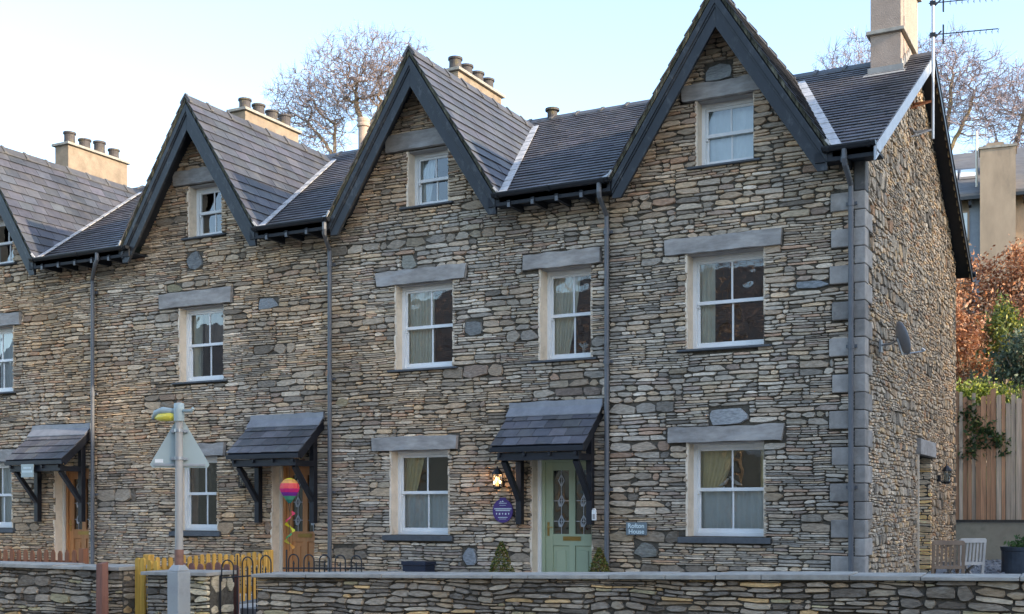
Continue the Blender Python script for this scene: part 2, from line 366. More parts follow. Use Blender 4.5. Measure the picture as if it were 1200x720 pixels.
def ridge(a, b, up_w, parent, name='ridge_tiles', seg=.46, ang=30, wid=.16, seed=0):
    a = Vector(a); b = Vector(b); L = (b - a).length; d = (b - a) / L; side = d.cross(Vector((0, 0, 1))).normalized()
    mb = MB(); n = max(1, int(L / seg)); rng = random.Random(seed)
    for i in range(n):
        p = a + d * (L * i / n); q = a + d * (L * (i + 1) / n); dz = rng.uniform(0, .012)
        for s in (-1, 1):
            t = Vector((0, 0, .035 + dz)); e = side * s * wid + Vector((0, 0, -wid * math.tan(R(ang)) + .02 + dz))
            mb.prism([p + t, q + t, q + e, p + e], (0, 0, -.02), 0, (.075, .073, .075))
        # collar where two tiles meet
        for s in (-1, 1):
            t = Vector((0, 0, .055 + dz)); e = side * s * (wid + .01) + Vector((0, 0, -wid * math.tan(R(ang)) + .04 + dz))
            mb.prism([p + t, p + d * .06 + t, p + d * .06 + e, p + e], (0, 0, -.03), 0, (.1, .095, .09))
    mb.build(name, 'slate', parent)
# ------------------------------------------------------------------ ground, road, hill
def hgt(x, y):
    def L(a, b, t): t = min(1, max(0, t)); return a + (b - a) * t
    if y < -5.25: return -.5
    if y < -5.0: return L(-.5, 0, (y + 5.25) / .25)
    if y < 9.3:
        base = L(0, .42, (y + 3) / 9) if x > -3.3 else L(0, .42, (y - 6) / 2)
        return base
    if y < 9.7: return L(.42, 1.15, (y - 9.3) / .4)
    if y < 20: return L(1.15, 6.6, (y - 9.7) / 10.3)
    if y < 24: return L(6.6, 7.6, (y - 20) / 4)
    if y < 60: return L(7.6, 13.0, (y - 24) / 36)
    return 13.0
mb = MB()
xs = list(range(-400, -60, 40)) + list(range(-60, 41, 2)) + list(range(60, 401, 40)); xs += [-3.4, -3.2]; xs = sorted(xs)
ys = [-400, -200, -100, -60, -40, -30, -5.5, -5.25, -5.0, -4, -3, -1, 1, 3, 5, 6, 8, 9.3, 9.7] + list(range(11, 60, 2)) + [60, 90, 150, 300, 600, 1200]
idx = {}
for i, x in enumerate(xs):
    for j, y in enumerate(ys):
        idx[i, j] = len(mb.v); n_ = (.25 * vn(x * .4 + y * .13, 3) + .2 * vn(y * .5, 5)) if y > 11 else 0
        mb.v.append((x, y, hgt(x, y) + n_))
for i in range(len(xs) - 1):
    for j in range(len(ys) - 1):
        mb.f.append((idx[i, j], idx[i + 1, j], idx[i + 1, j + 1], idx[i, j + 1])); mb.m.append(0); mb.c.append((.1, .1, .1))
mb.build('ground', 'grass', loc=(0, 0, 0), kind='structure')
def sheet(name, x0, x1, y0, y1, z, m, t=0):
    mb = MB()
    if t: mb.box(x0, x1, y0, y1, z - t, z)
    else: mb.poly([(x0, y0, z), (x1, y0, z), (x1, y1, z), (x0, y1, z)])
    return mb.build(name, m, kind='structure')
sheet('road', -90, 60, -22, -7.3, -.496, 'asphalt')
sheet('pavement', -90, 60, -7.2, -5.3, -.38, 'pave', .12)
sheet('kerb', -90, 60, -7.32, -7.2, -.376, 'conc', .13)
mb = MB()
for i in range(30): mb.box(-60 + i * 4, -58 + i * 4, -14.8, -14.7, -.494, -.492)
mb.build('road_markings', 'white', kind='structure')
mb = MB(); g = 14
for i in range(g):
    for j in range(g):
        x0, x1 = -3.15 + 8 * i / g, -3.15 + 8 * (i + 1) / g; y0, y1 = -4.4 + 13.6 * j / g, -4.4 + 13.6 * (j + 1) / g
        mb.poly([(x, y, hgt(0, y) + .006 + .012) for x, y in ((x0, y0), (x1, y0), (x1, y1), (x0, y1))])
mb.build('gravel_yard', 'gravel', kind='structure')
rng = random.Random(3); mb = MB()
for i in range(1500):
    x = rng.uniform(-2.9, 1.5); y = rng.uniform(3.5, 9); r = rng.uniform(.01, .028); k = rng.uniform(.5, 1.6)
    z = hgt(0, y) + .018
    mb.hull8([(x - r, y - r, z), (x + r, y - r, z), (x + r, y + r, z), (x - r, y + r, z), (x - r * .5, y - r * .6, z + r), (x + r * .5, y - r * .4, z + r), (x + r * .4, y + r * .5, z + r), (x - r * .6, y + r * .4, z + r)], 0, (.22 * k, .225 * k, .24 * k))
mb.build('gravel', 'stone', kind='stuff', label='loose grey gravel in the side yard')
sheet('bounce_paving', -22, -3.2, -4.45, -.06, .008, 'flags')  # hidden pale paving added to bounce light up the house fronts
sheet('garden_path', -12.7, -11.7, -4.9, 0, .02, 'pave', .05)
# ------------------------------------------------------------------ terrace houses
APEX = 8.2; SL = 1.56; ZE = 5.85
hw = lambda z: max(0, (APEX - z) / SL)
FX = (Vector((0, 0, 0)), Vector((1, 0, 0)), Vector((0, 0, 1)), Vector((0, -1, 0)))
zmain = lambda y: 5.83 + .578 * (y + .45)
ymain = lambda z: (z - 5.83) / .578 - .45
ZR = zmain(4.1)
CURT = []
def sash(root, x0, x1, z0, z1, dep, rail=.5, style='g', head=.0):
    """sash window set `dep` behind the wall face, its frame running on a little behind the right jamb"""
    xr = x1 + .045; fw = .055; yb = dep
    f = MB()
    f.box(x0, x0 + fw, yb - .01, yb + .09, z0, z1); f.box(xr - fw, xr, yb - .01, yb + .09, z0, z1)
    f.box(x0 + fw, xr - fw, yb - .008, yb + .09, z1 - fw - .015, z1); f.box(x0 + fw, xr - fw, yb - .03, yb + .09, z0, z0 + .045)
    zm = z0 + (z1 - z0) * rail; st = .034
    xa, xb = x0 + fw, xr - fw; xm = (xa + xb) / 2
    for (lo, hi, y) in ((zm - .02, z1 - fw - .015, yb + .012), (z0 + .045, zm + .02, yb + .045)):
        f.box(xa, xa + st, y, y + .032, lo, hi); f.box(xb - st, xb, y, y + .032, lo, hi)
        f.box(xa + st, xb - st, y + .001, y + .031, hi - (.036), hi); f.box(xa + st, xb - st, y + .001, y + .031, lo, lo + (.036 if lo > z0 + .1 else .06))
        f.box(xm - .012, xm + .012, y + .004, y + .028, lo + .03, hi - .03)
    f.box(xa, xb, yb + .006, yb + .03, zm - .024, zm + .024)
    # sash horns and a trickle vent in the head
    for x in (xa + .002, xb - .03): f.box(x, x + .028, yb + .012, yb + .04, zm - .06, zm - .02)
    f.box(x0 + .22, x1 - .2, yb - .018, yb - .008, z1 - .045, z1 - .028)
    win = f.build('window', 'white', root, bevel=.004)
    g = MB()
    for (lo, hi, y) in ((zm, z1 - fw - .02, yb + .028), (z0 + .06, zm, yb + .061)):
        g.poly([(xa + .01, y, lo), (xb - .01, y, lo), (xb - .01, y, hi), (xa + .01, y, hi)])
    g.build('glass', 'glass', win)
    r = MB()                                    # plastered reveal
    n = 10
    rg = random.Random(int(x0 * 100 + z0 * 10))
    for i in range(n):
        za, zb = z0 + (z1 - z0) * i / n, z0 + (z1 - z0) * (i + 1) / n; e = rg.uniform(-.008, .022)
        r.box(x0 - .03, x0 + .004, e, dep + .05, za, zb, 0); r.box(x1 - .004, x1 + .03, e + .02, dep + .05, za, zb, 0)
    r.box(x0, x1, .03, dep - .01, z1 - .012, z1 + .02, 1)
    r.build('reveal', ['ragged', 'head'], win)
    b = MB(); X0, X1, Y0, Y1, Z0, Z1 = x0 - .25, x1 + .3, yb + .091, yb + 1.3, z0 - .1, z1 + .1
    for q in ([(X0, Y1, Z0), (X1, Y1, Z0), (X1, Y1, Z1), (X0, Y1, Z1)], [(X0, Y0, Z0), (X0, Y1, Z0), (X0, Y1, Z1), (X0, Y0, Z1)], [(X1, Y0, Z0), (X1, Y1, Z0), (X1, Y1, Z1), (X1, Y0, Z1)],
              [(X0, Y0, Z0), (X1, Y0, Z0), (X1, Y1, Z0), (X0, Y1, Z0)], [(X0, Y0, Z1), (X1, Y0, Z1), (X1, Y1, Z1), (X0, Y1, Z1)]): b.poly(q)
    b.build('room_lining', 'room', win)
    return win
def sillof(win, x0, x1, z, th, dep, ext=.13):
    s = MB(); s.hull8([(x0 - ext, -.055, z - th), (x1 + ext * .8, -.05, z - th), (x1 + ext * .8, dep + .02, z - th), (x0 - ext, dep + .02, z - th),
                       (x0 - ext, -.05, z - .012), (x1 + ext * .8, -.045, z - .012), (x1 + ext * .8, dep + .02, z), (x0 - ext, dep + .02, z)])
    s.build('sill', 'sill', win, bevel=.006)
def lintel(root, x0, x1, z0, z1, seed=0, proud=.045):
    rg = random.Random(seed); s = MB(); n = 12
    top = [(x0 + rg.uniform(0, .03) if i == 0 else (x1 - rg.uniform(0, .03) if i == n else x0 + (x1 - x0) * i / n), z1 + rg.uniform(-.014, .012)) for i in range(n + 1)]
    bot = [(x0 + (x1 - x0) * i / n + (rg.uniform(0, .05) if i == 0 else 0) - (rg.uniform(0, .05) if i == n else 0), z0 + rg.uniform(-.007, .007)) for i in range(n + 1)]
    for i in range(n):
        a, b, c, d_ = bot[i], bot[i + 1], top[i + 1], top[i]
        k = .01
        p = [(a[0], .05, a[1]), (b[0], .05, b[1]), (b[0], -proud + .0, b[1] + .0), (a[0], -proud, a[1]), (d_[0], .05, d_[1]), (c[0], .05, c[1]), (c[0], -proud + .006, c[1]), (d_[0], -proud + .006, d_[1])]
        s.hull8(p, 0)
    return s.build('lintel', 'lintel', root)
def curtain(x0, x1, z0, z1, y, m, label, cat='curtain', folds=9, drape=None, amp=.02, seed=0, z0b=None):
    rg = random.Random(seed); mb = MB(); n = folds * 8; rows = 8; G = []
    for i in range(n + 1):
        t = i / n; colm = []
        for j in range(rows + 1):
            s = j / rows
            xa, xb = x0, x1
            if drape == 'L': xb = x1 - (x1 - x0) * .45 * (1 - s) ** 1.3
            if drape == 'R': xa = x0 + (x1 - x0) * .45 * (1 - s) ** 1.3
            x = xa + (xb - xa) * t; yy = y + amp * math.sin(t * folds * 2 * math.pi + vn(t * 7, seed) * 1.5) + .006 * vn(s * 5 + t * 3, seed)
            colm.append(len(mb.v)); mb.v.append((x, yy, z0 + (z1 - z0) * s))
        G.append(colm)
    for i in range(n):
        for j in range(rows):
            mb.f.append((G[i][j], G[i + 1][j], G[i + 1][j + 1], G[i][j + 1])); mb.m.append(0); mb.c.append((.5, .5, .5))
    return mb.build('curtain', m, smooth=True, label=label, category=cat, group='curtains behind the windows')
def door(root, x0, x1, z1, dep, kind):
    z0 = .05; xr = x1 + .06; f = MB(); m = 'green' if kind == 'green' else 'pine'
    f.box(x0, x0 + .05, dep - .04, dep + .1, 0, z1, 0)
    f.box(x0 + .05, x0 + .10, dep, dep + .1, 0, z1, 1); f.box(xr - .05, xr, dep - .0, dep + .1, 0, z1, 1); f.box(x0 + .10, xr - .05, dep, dep + .1, z1 - .07, z1, 1)
    a, b = x0 + .10, xr - .05; y = dep + .03; zt = z1 - .07
    w_ = b - a; c = (a + b) / 2; sb = .115
    # stiles, rails, panels, as the leaf of the door
    zb, zl = .92, 1.03
    for (p, q) in ((a, a + sb), (b - sb, b)): f.box(p, q, y, y + .05, z0, zt, 1)
    f.box(c - .05, c + .05, y + .001, y + .05, z0 + .2, zt - .11, 1)
    f.box(a + sb, b - sb, y + .001, y + .05, zt - .12, zt, 1); f.box(a + sb, b - sb, y + .002, y + .05, zb - .06, zl, 1); f.box(a + sb, b - sb, y + .001, y + .05, z0, z0 + .2, 1)
    for (p, q) in ((a + sb, c - .05), (c + .05, b - sb)):
        f.box(p, q, y + .02, y + .04, z0 + .2, zb - .06, 1); f.box(p + .05, q - .05, y + .006, y + .02, z0 + .26, zb - .13, 1)
    dr = f.build('door', ['cream' if kind != 'green' else 'white', m], root, bevel=.006)
    g = MB(); le = MB()
    for (p, q) in ((a + sb, c - .05), (c + .05, b - sb)):
        g.poly([(p, y + .03, zl), (q, y + .03, zl), (q, y + .03, zt - .12), (p, y + .03, zt - .12)])
        xm = (p + q) / 2; H = zt - .12 - zl
        le.box(xm - .004, xm + .004, y + .018, y + .026, zl, zt - .12)
        for t in (.2, .52, .84):
            zc = zl + H * t; rx, rz = .045, .085
            if t < .8: le.box(p, q, y + .019, y + .025, zc - .004, zc + .004)
            for (sx, sz) in ((1, 1), (1, -1), (-1, 1), (-1, -1)):
                le.bar((xm + sx * rx, y + .02, zc), (xm, y + .02, zc + sz * rz), .012, .009, (0, 1, 0))
            if t < .8:
                for s in (-1, 1): le.bar((xm + s * .01 - .02, y + .017, zc - .09 * s * 0 - .08), (xm - .05, y + .017, zc - .01), .014, .008, (0, 1, 0))
    g.build('door_glass', 'leadglass', dr); le.build('leading', 'came', dr)
    h = MB(); h.box(a + .03, a + .06, y - .008, y, 1.0, 1.2); h.tube([(a + .045, y, 1.13), (a + .045, y - .05, 1.13), (a + .14, y - .05, 1.125)], .009, 8)
    h.build('handle', 'brass', dr)
    lb = MB(); lb.box(c - .14, c + .14, y - .008, y + .002, .935, .995); lb.box(c - .11, c + .11, y - .014, y - .008, .95, .98); lb.build('letter_plate', 'brass', dr)
    r = MB(); rg = random.Random(int(x0 * 10))
    for i in range(16):
        e = rg.uniform(-.006, .03)
        r.box(x0 - .035, x0 + .002, e, dep + .05, z1 * i / 16, z1 * (i + 1) / 16); r.box(x1, x1 + .03, .03 + e, dep + .05, z1 * i / 16, z1 * (i + 1) / 16)
    r.box(x0 - .03, x1 + .03, .05, dep + .05, z1, z1 + .02); r.build('reveal', 'ragged', dr)
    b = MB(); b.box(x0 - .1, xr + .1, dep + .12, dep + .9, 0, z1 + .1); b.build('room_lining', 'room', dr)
    return dr
def canopy(root, x0, x1, seed):
    y0, z0, z1 = -.66, 2.265, 2.83
    L = math.hypot(-y0, z1 - z0); V = Vector((0, -y0, z1 - z0)) / L; F = (Vector((0, y0, z0)), Vector((1, 0, 0)), V, Vector((1, 0, 0)).cross(V))
    mb = MB(); slates(mb, F, 0, L, lambda v: (x0, x1), .19, .25, seed, (.12, .12, .128), .3)
    can = mb.build('porch_canopy', 'slate', root)
    d_ = MB(); d_.fbox(F, x0 + .02, x1 - .02, .0, L, -.045, -.008)
    d_.box(x0, x1, y0 - .02, y0 + .02, z0 - .085, z0 - .012)          # fascia
    for s in (x0 + .015, x1 - .045):                                    # raking edge boards
        d_.hull8([F[0] + F[1] * s + V * 0 + F[3] * -.13, F[0] + F[1] * (s + .03) + F[3] * -.13, F[0] + F[1] * (s + .03) + V * L + F[3] * -.13, F[0] + F[1] * s + V * L + F[3] * -.13,
                  F[0] + F[1] * s + F[3] * -.0, F[0] + F[1] * (s + .03), F[0] + F[1] * (s + .03) + V * L, F[0] + F[1] * s + V * L])
    d_.box(x0 + .09, x1 - .09, y0 + .03, y0 + .13, z0 - .20, z0 - .09)  # front beam
    for i in range(4):
        xx = x0 + .11 + (x1 - x0 - .26) * i / 3; d_.box(xx, xx + .04, y0 - .005, y0 + .03, z0 - .145, z0 - .09)
    d_.build('frame', 'black', can, bevel=.005)
    for s in (x0 + .12, x1 - .21):
        b = MB(); b.box(s, s + .09, -.13, -.03, 1.17, z1 - .25); b.box(s, s + .09, -.10 + y0 + .14, -.13, z0 - .2, z0 - .11)
        b.bar((s + .045, y0 + .10, z0 - .20), (s + .045, -.10, 1.52), .07, .08, (1, 0, 0)); b.bar((s + .045, -.62, 2.2), (s + .045, -.12, 2.62), .05, .06, (1, 0, 0))
        b.build('bracket', 'black', can, bevel=.006)
    fl = MB(); n = 10; rg = random.Random(seed)
    for i in range(n):
        xa, xb = x0 - .02 + (x1 - x0 + .03) * i / n, x0 - .02 + (x1 - x0 + .03) * (i + 1) / n
        j = lambda k: .012 * vn(k * 2.1, seed)
        fl.hull8([(xa, -.17, z1 - .115), (xb, -.17, z1 - .115), (xb, -.06, z1), (xa, -.06, z1), (xa, -.17, z1 - .10), (xb, -.17, z1 - .10), (xb, -.06, z1 + .02), (xa, -.06, z1 + .02)])
        fl.hull8([(xa, -.062, z1 - .01), (xb, -.062, z1 - .01), (xb, -.02, z1 - .01), (xa, -.02, z1 - .01), (xa, -.058, z1 + .10 + j(i)), (xb, -.058, z1 + .10 + j(i + 1)), (xb, -.02, z1 + .10 + j(i + 1)), (xa, -.02, z1 + .10 + j(i))])
    fl.build('lead_flashing', 'lead', can)
    return can
def downpipe(root, x, xg, z0=.0, dark=False):
    p = MB(); yg = -.47
    p.tube([(xg, yg, 5.82), (xg, yg, 5.70), (xg + (x - xg) * .15, yg + .03, 5.64), (x, -.10, 5.47), (x, -.09, 5.38), (x, -.09, 5.2)], .034, 10)
    p.tube([(x, -.09, 5.2), (x, -.09, z0)], .034, 12)
    for z in (5.2, 3.4, 1.62):
        p.tube([(x, -.09, z), (x, -.09, z + .09)], .042, 12); p.box(x - .07, x + .07, -.055, -.02, z + .02, z + .06)
    p.build('downpipe', 'pipe', root, smooth=False)
def gutter(root, x0, x1):
    g = MB(); n = 10; y, z, r = -.47, 5.87, .062
    prof = [(y + r * math.cos(math.pi + math.pi * i / n), z + r * math.sin(math.pi + math.pi * i / n)) for i in range(n + 1)]
    ins = [(y + (r - .008) * math.cos(2 * math.pi - math.pi * i / n), z + (r - .008) * math.sin(2 * math.pi - math.pi * i / n)) for i in range(n + 1)]
    g.prism([(x0, a, b) for a, b in prof + ins], (x1 - x0, 0, 0))
    for xx in (x0, x1 - .012): g.prism([(xx, a, b) for a, b in prof], (.012, 0, 0))
    k = max(1, int((x1 - x0) / .8))
    for i in range(k + 1):
        xx = x0 + .06 + (x1 - x0 - .16) * i / max(1, k)
        pr = [(y + (r + .012) * math.cos(math.pi + math.pi * j / n), z + (r + .012) * math.sin(math.pi + math.pi * j / n)) for j in range(n + 1)]
        g.prism([(xx, a, b) for a, b in pr], (.035, 0, 0))
    g.build('gutter', 'gutter', root)
    e = MB(); e.box(x0 - .1, x1 + .0, -.43, -.405, 5.70, 5.83, 0); e.box(x0 - .1, x1, -.40, .02, 5.765, 5.79, 0)
    e.build('fascia', 'deck', root)
    k = max(1, int((x1 - x0) / .42))
    for i in range(k):
        rf = MB(); xx = x0 + .22 + (x1 - x0 - .3) * i / k; rf.box(xx, xx + .05, -.447, .0, 5.68, 5.762, 0); rf.box(xx + .002, xx + .048, -.449, -.431, 5.665, 5.73, 1)
        rf.build('rafter_end', ['deck', 'pipe'], root)
def chimney(root, x0, x1, y0, y1, zb, zt, m='render', pots=4, ledge=None, potr=.125):
    c = MB(); c.box(x0, x1, y0, y1, zb, zt); o = .055
    c.box(x0 - o, x1 + o, y0 - o, y1 + o, zt, zt + .055, 1)
    c.hull8([(x0 - .02, y0 - .02, zt + .055), (x1 + .02, y0 - .02, zt + .055), (x1 + .02, y1 + .02, zt + .055), (x0 - .02, y1 + .02, zt + .055),
             (x0 + .1, y0 + .1, zt + .10), (x1 - .1, y0 + .1, zt + .10), (x1 - .1, y1 - .1, zt + .10), (x0 + .1, y1 - .1, zt + .10)], 1)
    if ledge:
        c.hull8([(x0 - .06, y0 - .06, ledge), (x1 + .06, y0 - .06, ledge), (x1 + .06, y1 + .06, ledge), (x0 - .06, y1 + .06, ledge),
                 (x0 - .05, y0 - .05, ledge + .06), (x1 + .05, y0 - .05, ledge + .06), (x1 + .05, y1 + .05, ledge + .06), (x0 - .05, y1 + .05, ledge + .06)], 1)
    ch = c.build('chimney', [m, 'cap'], root, bevel=.006)
    rg = random.Random(int(x0 * 7))
    for i in range(pots):
        yy = y0 + .22 + (y1 - y0 - .44) * i / (pots - 1); r = potr * rg.uniform(.95, 1.06); h = rg.uniform(.24, .31)
        p = MB(); p.lathe(((x0 + x1) / 2, yy, zt + .06), [(r * 1.02, 0), (r * .94, h * .5), (r * .95, h * .82), (r * 1.12, h * .86), (r * 1.12, h), (r * .86, h), (r * .82, .02), (0, .02)], 18)
        p.build('chimney_pot', 'pot', ch, smooth=False)
    return ch
def barges(root, xc, seed):
    y0, y1 = -.41, -.36
    for s in (-1, 1):
        P = [(0, 8.10), (s * 1.45, 8.10 - 1.45 * SL), (s * 1.45, 5.60), (s * 1.325, 5.60), (0, 7.66)]
        b = MB(); b.prism([(xc + x, y1, z) for x, z in P], (0, y0 - y1, 0))
        # moulding along the outer edge, and a rebate line
        for (o0, o1, yy) in ((0, .075, .028), (.075, .10, .014)):
            c0 = o0 / math.cos(math.atan(SL)); c1 = o1 / math.cos(math.atan(SL))
            Q = [(0, 8.10 - c0), (s * 1.45, 8.10 - c0 - 1.45 * SL), (s * 1.45, 8.10 - c1 - 1.45 * SL), (0, 8.10 - c1)]
            b.prism([(xc + x, y0 - .001, z) for x, z in Q], (0, -yy, 0))
        b.build('bargeboard', 'barge', root, bevel=.004)
def house(name, xa, xb, xc, label, rooms, doors, quoins=False, seed=1, canv=None, gut=(), valleyR=True, warm=0, pebbles=()):
    root = thing(name, ((xa + xb) / 2, 0, 0), label, 'house', 'stone houses of the terrace')
    holes = []; obst = []
    for r in rooms: holes.append(tuple(r['o']))
    for dd in doors: holes.append((dd[0], dd[1], -.5, dd[2]))
    obst += [(a, b, c - .0, d_) for a, b, c, d_ in holes]
    for r in rooms:
        a, b, c, d_ = r['l']; obst.append((a, b, c, d_))
        th = r.get('st', .04); obst.append((r['o'][0] - .13, r['o'][1] + .1, r['o'][2] - th, r['o'][2]))
    for pb in pebbles: obst.append(pb[:4])
    if canv: obst.append((canv[0], canv[1], 2.84, 2.92))
    wm = MB()
    qf = []
    if quoins:
        for i in range(12):
            zt = 5.40 - .461 * i
            qf.append((-3.60 + .02 * math.sin(i * 9.1), -3.2, zt - .235, zt)); qf.append((-3.30, -3.2, zt - .461, zt - .235))
        qf.append((-3.30, -3.2, 5.40, 5.8))
        obst += qf
    rubble(wm, FX, xa, xb, -.05, 5.82, obst, None, seed, warmf=lambda u, v: warm + .9 * vn(u * .35 + v * .5, 4), pal=PAL)
    lim = lambda v: (xc - hw(v) + .03, xc + hw(v) - .03)
    rubble(wm, FX, xc - 1.6, xc + 1.6, 5.82, 8.05, obst, lim, seed + 50, warmf=lambda u, v: .4 + warm, pal=PAL)
    for pb in pebbles:
        lo = lambda u, z=pb[2]: z; hi = lambda u, z=pb[3]: z
        stone(wm, FX, pb[0], pb[1], lo, hi, random.Random(int(pb[0] * 33)), PAL, .03, color=pb[4] if len(pb) > 4 else (.25, .26, .26), blunt=.4)
    backing(wm, xa, xb, -.6, 5.82, holes, .028, .4)
    z = 5.82
    while z < 7.95:
        h_ = hw(z + .1) - .06
        if h_ > .02: backing(wm, xc - h_, xc + h_, z, z + .1, holes, .028, .3)
        z += .1
    # rear and party walls
    wm.box(xa, xb, 7.9, 8.2, -.6, 5.7, 1)
    wm.build('wall', ['stone', 'mortar'], root)
    if quoins:
        rg = random.Random(5); q = MB()
        for k, (a, b, c, d_) in enumerate(qf):
            g_ = .004; kk = rg.uniform(.72, 1.2); col = (.32 * kk, .29 * kk, .26 * kk); big = k % 2 == 0
            yb = .18 if big else .42
            if c < -.5: continue
            if k == len(qf) - 1: col = (.10, .10, .10)
            q.box(a, -3.165, -.035, yb, c + g_, d_ - g_, 0, col)
        q.build('quoins', 'quoin', root, bevel=.012)
    for i, r in enumerate(rooms):
        a, b, c, d_ = r['o']; dep = r.get('d', .2)
        wn = sash(root, a, b, c, d_, dep)
        sillof(wn, a, b, c, r.get('st', .04), dep)
        lintel(root, *r['l'], seed=seed * 10 + i)
    for dd in doors: door(root, dd[0], dd[1], dd[2], .22, dd[3])
    if canv: canopy(root, *canv, seed)
    # ---- roofs
    V = Vector((0, 4.55, 4.55 * .578)); Lm = V.length; V.normalize(); F = (Vector((0, -.45, 5.83)), Vector((1, 0, 0)), V, Vector((1, 0, 0)).cross(V))
    zv = lambda v: 5.83 + V.z * v
    s = MB()
    xv = xb if not quoins else -2.95
    slates(s, F, 0, Lm, lambda v: (xa, xc - hw(zv(v))) if zv(v) < APEX else (xa, xc), .165, .23, seed, (.092, .083, .083), .28)
    slates(s, F, 0, Lm, lambda v: (xc + hw(zv(v)), xv) if zv(v) < APEX else (xc, xv), .165, .23, seed + 1, (.092, .083, .083), .28)
    s.build('roof', 'slate', root)
    dk = MB(); h0 = hw(5.83)
    for sg, xe in ((-1, xa), (1, xv - (.02 if quoins else 0))):
        P = [(xe, -.43, 5.83), (xc + sg * h0, -.43, 5.83), (xc, ymain(APEX), APEX), (xc, 4.1, ZR), (xe, 4.1, ZR)]
        dk.prism([(x, y, z - .012) for x, y, z in P], (0, 0, -.07))
    dk.prism([(x, y, z - .012) for x, y, z in ((xa, 4.1, ZR), (xv, 4.1, ZR), (xv, 8.55, 5.87), (xa, 8.55, 5.87))], (0, 0, -.09))
    dk.build('roof_deck', 'deck', root)
    rs = MB(); Vr = Vector((0, -4.45, ZR - 5.9)); Lr = Vr.length; Vr.normalize()
    slates(rs, (Vector((0, 8.6, 5.88)), Vector((-1, 0, 0)), Vr, Vector((-1, 0, 0)).cross(Vr)), 0, Lr, lambda v: (-xv, -xa), .33, .4, seed + 9)
    rs.build('rear_roof', 'slate', root)
    # gable roof
    gs = MB(); gd = MB(); Lg = math.hypot(1.5, 1.5 * SL)
    for sg in (-1, 1):
        Vg = Vector((-sg * 1.5, 0, 1.5 * SL)); Vg.normalize(); O = Vector((xc + sg * 1.5, 0, APEX - 1.5 * SL))
        Ug = Vector((0, 1, 0)) * (1 if sg > 0 else -1); N = Ug.cross(Vg)
        zg = lambda v: O.z + Vg.z * v
        if sg > 0: iv = lambda v: (-.46, max(-.44, ymain(zg(v))))
        else: iv = lambda v: (-max(-.44, ymain(zg(v))), .46)
        slates(gs, (O, Ug, Vg, N), 0, Lg, iv, .205, .33, seed + 20 + sg, (.068, .071, .079), .26, warm=.04)
        P = [(xc + sg * 1.5, -.36, APEX - 1.5 * SL), (xc, -.36, APEX), (xc, ymain(APEX), APEX), (xc + sg * 1.5, ymain(APEX - 1.5 * SL), APEX - 1.5 * SL)]
        gd.prism([(x, y, z - .02) for x, y, z in P], (0, 0, -.09))
        # mossy mortar bedding at the verge
    gs.build('gable_roof', 'slate', root); gd.build('gable_roof_deck', 'deck', root)
    vg = MB(); rg = random.Random(seed)
    for sg in (-1, 1):
        n = 34
        for i in range(n):
            x1_, x2_ = 1.5 * i / n, 1.5 * (i + 1) / n - .004; k = rg.uniform(.5, 1.3); o_ = rg.uniform(0, .018)
            vg.prism([(xc + sg * x1_, -.43 - o_, APEX - x1_ * SL - .075), (xc + sg * x2_, -.43 - o_, APEX - x2_ * SL - .075), (xc + sg * x2_, -.43 - o_, APEX - x2_ * SL + .006), (xc + sg * x1_, -.43 - o_, APEX - x1_ * SL + .006)], (0, .08, 0), 0, (.085 * k, .078 * k, .05 * k))
    vg.build('verge', 'quoin', root)
    ridge((xc, -.45, APEX), (xc, ymain(APEX), APEX), 0, root, 'ridge_tiles', ang=50, wid=.10, seed=seed)
    ridge((xa, 4.1, ZR), (xv, 4.1, ZR), 0, root, 'ridge_tiles', ang=30, wid=.16, seed=seed + 3)
    # valley flashings, laid on the main slope beside the gable roof
    for sg in (-1, 1):
        vf = MB(); n = 14
        for i in range(n):
            t0, t1 = i / n, (i + 1) / n; pp = []
            for t in (t0, t1 - .01):
                z = 5.86 + (8.14 - 5.86) * t; x = xc + sg * (hw(z) - .01); y = ymain(z)
                pp.append(((x, y, z + .035), (x + sg * .13, y, z + .038)))
            q = [pp[0][0], pp[0][1], pp[1][1], pp[1][0]]
            vf.prism(q, (0, 0, .012 if i % 2 else .016))
        vf.build('valley_flashing', 'flash', root)
        # little upstand where the verge meets the gutter
        u = MB(); u.bar((xc + sg * 1.44, -.46, 5.97), (xc + sg * 1.52, -.44, 5.87), .02, .03); u.build('flashing_end', 'flash', root)
    barges(root, xc, seed)
    for (g0, g1) in gut: gutter(root, g0, g1)
    return root
PB = (.3, .31, .32)
H1 = house('terrace_house', -6.67, -3.2, -5.0, 'end house of the terrace with blue grey quoins and tall pinkish chimney', [
    dict(o=(-5.52, -4.48, 1.02, 2.285), l=(-5.82, -4.19, 2.285, 2.495), st=.09, d=.24),
    dict(o=(-5.53, -4.48, 3.55, 4.83), l=(-5.87, -4.22, 4.83, 5.045), d=.24),
    dict(o=(-5.39, -4.62, 6.0, 6.88), l=(-5.62, -4.42, 6.88, 7.09), d=.2)], [], True, 11, None, [(-3.60, -2.95)],
    pebbles=[(-5.22, -4.68, 2.50, 2.73, (.34, .34, .335)), (-5.28, -4.9, 7.1, 7.34, (.33, .34, .33)), (-6.3, -5.95, .72, .95, (.2, .19, .16)), (-4.05, -3.62, 4.22, 4.33, (.26, .28, .29))])
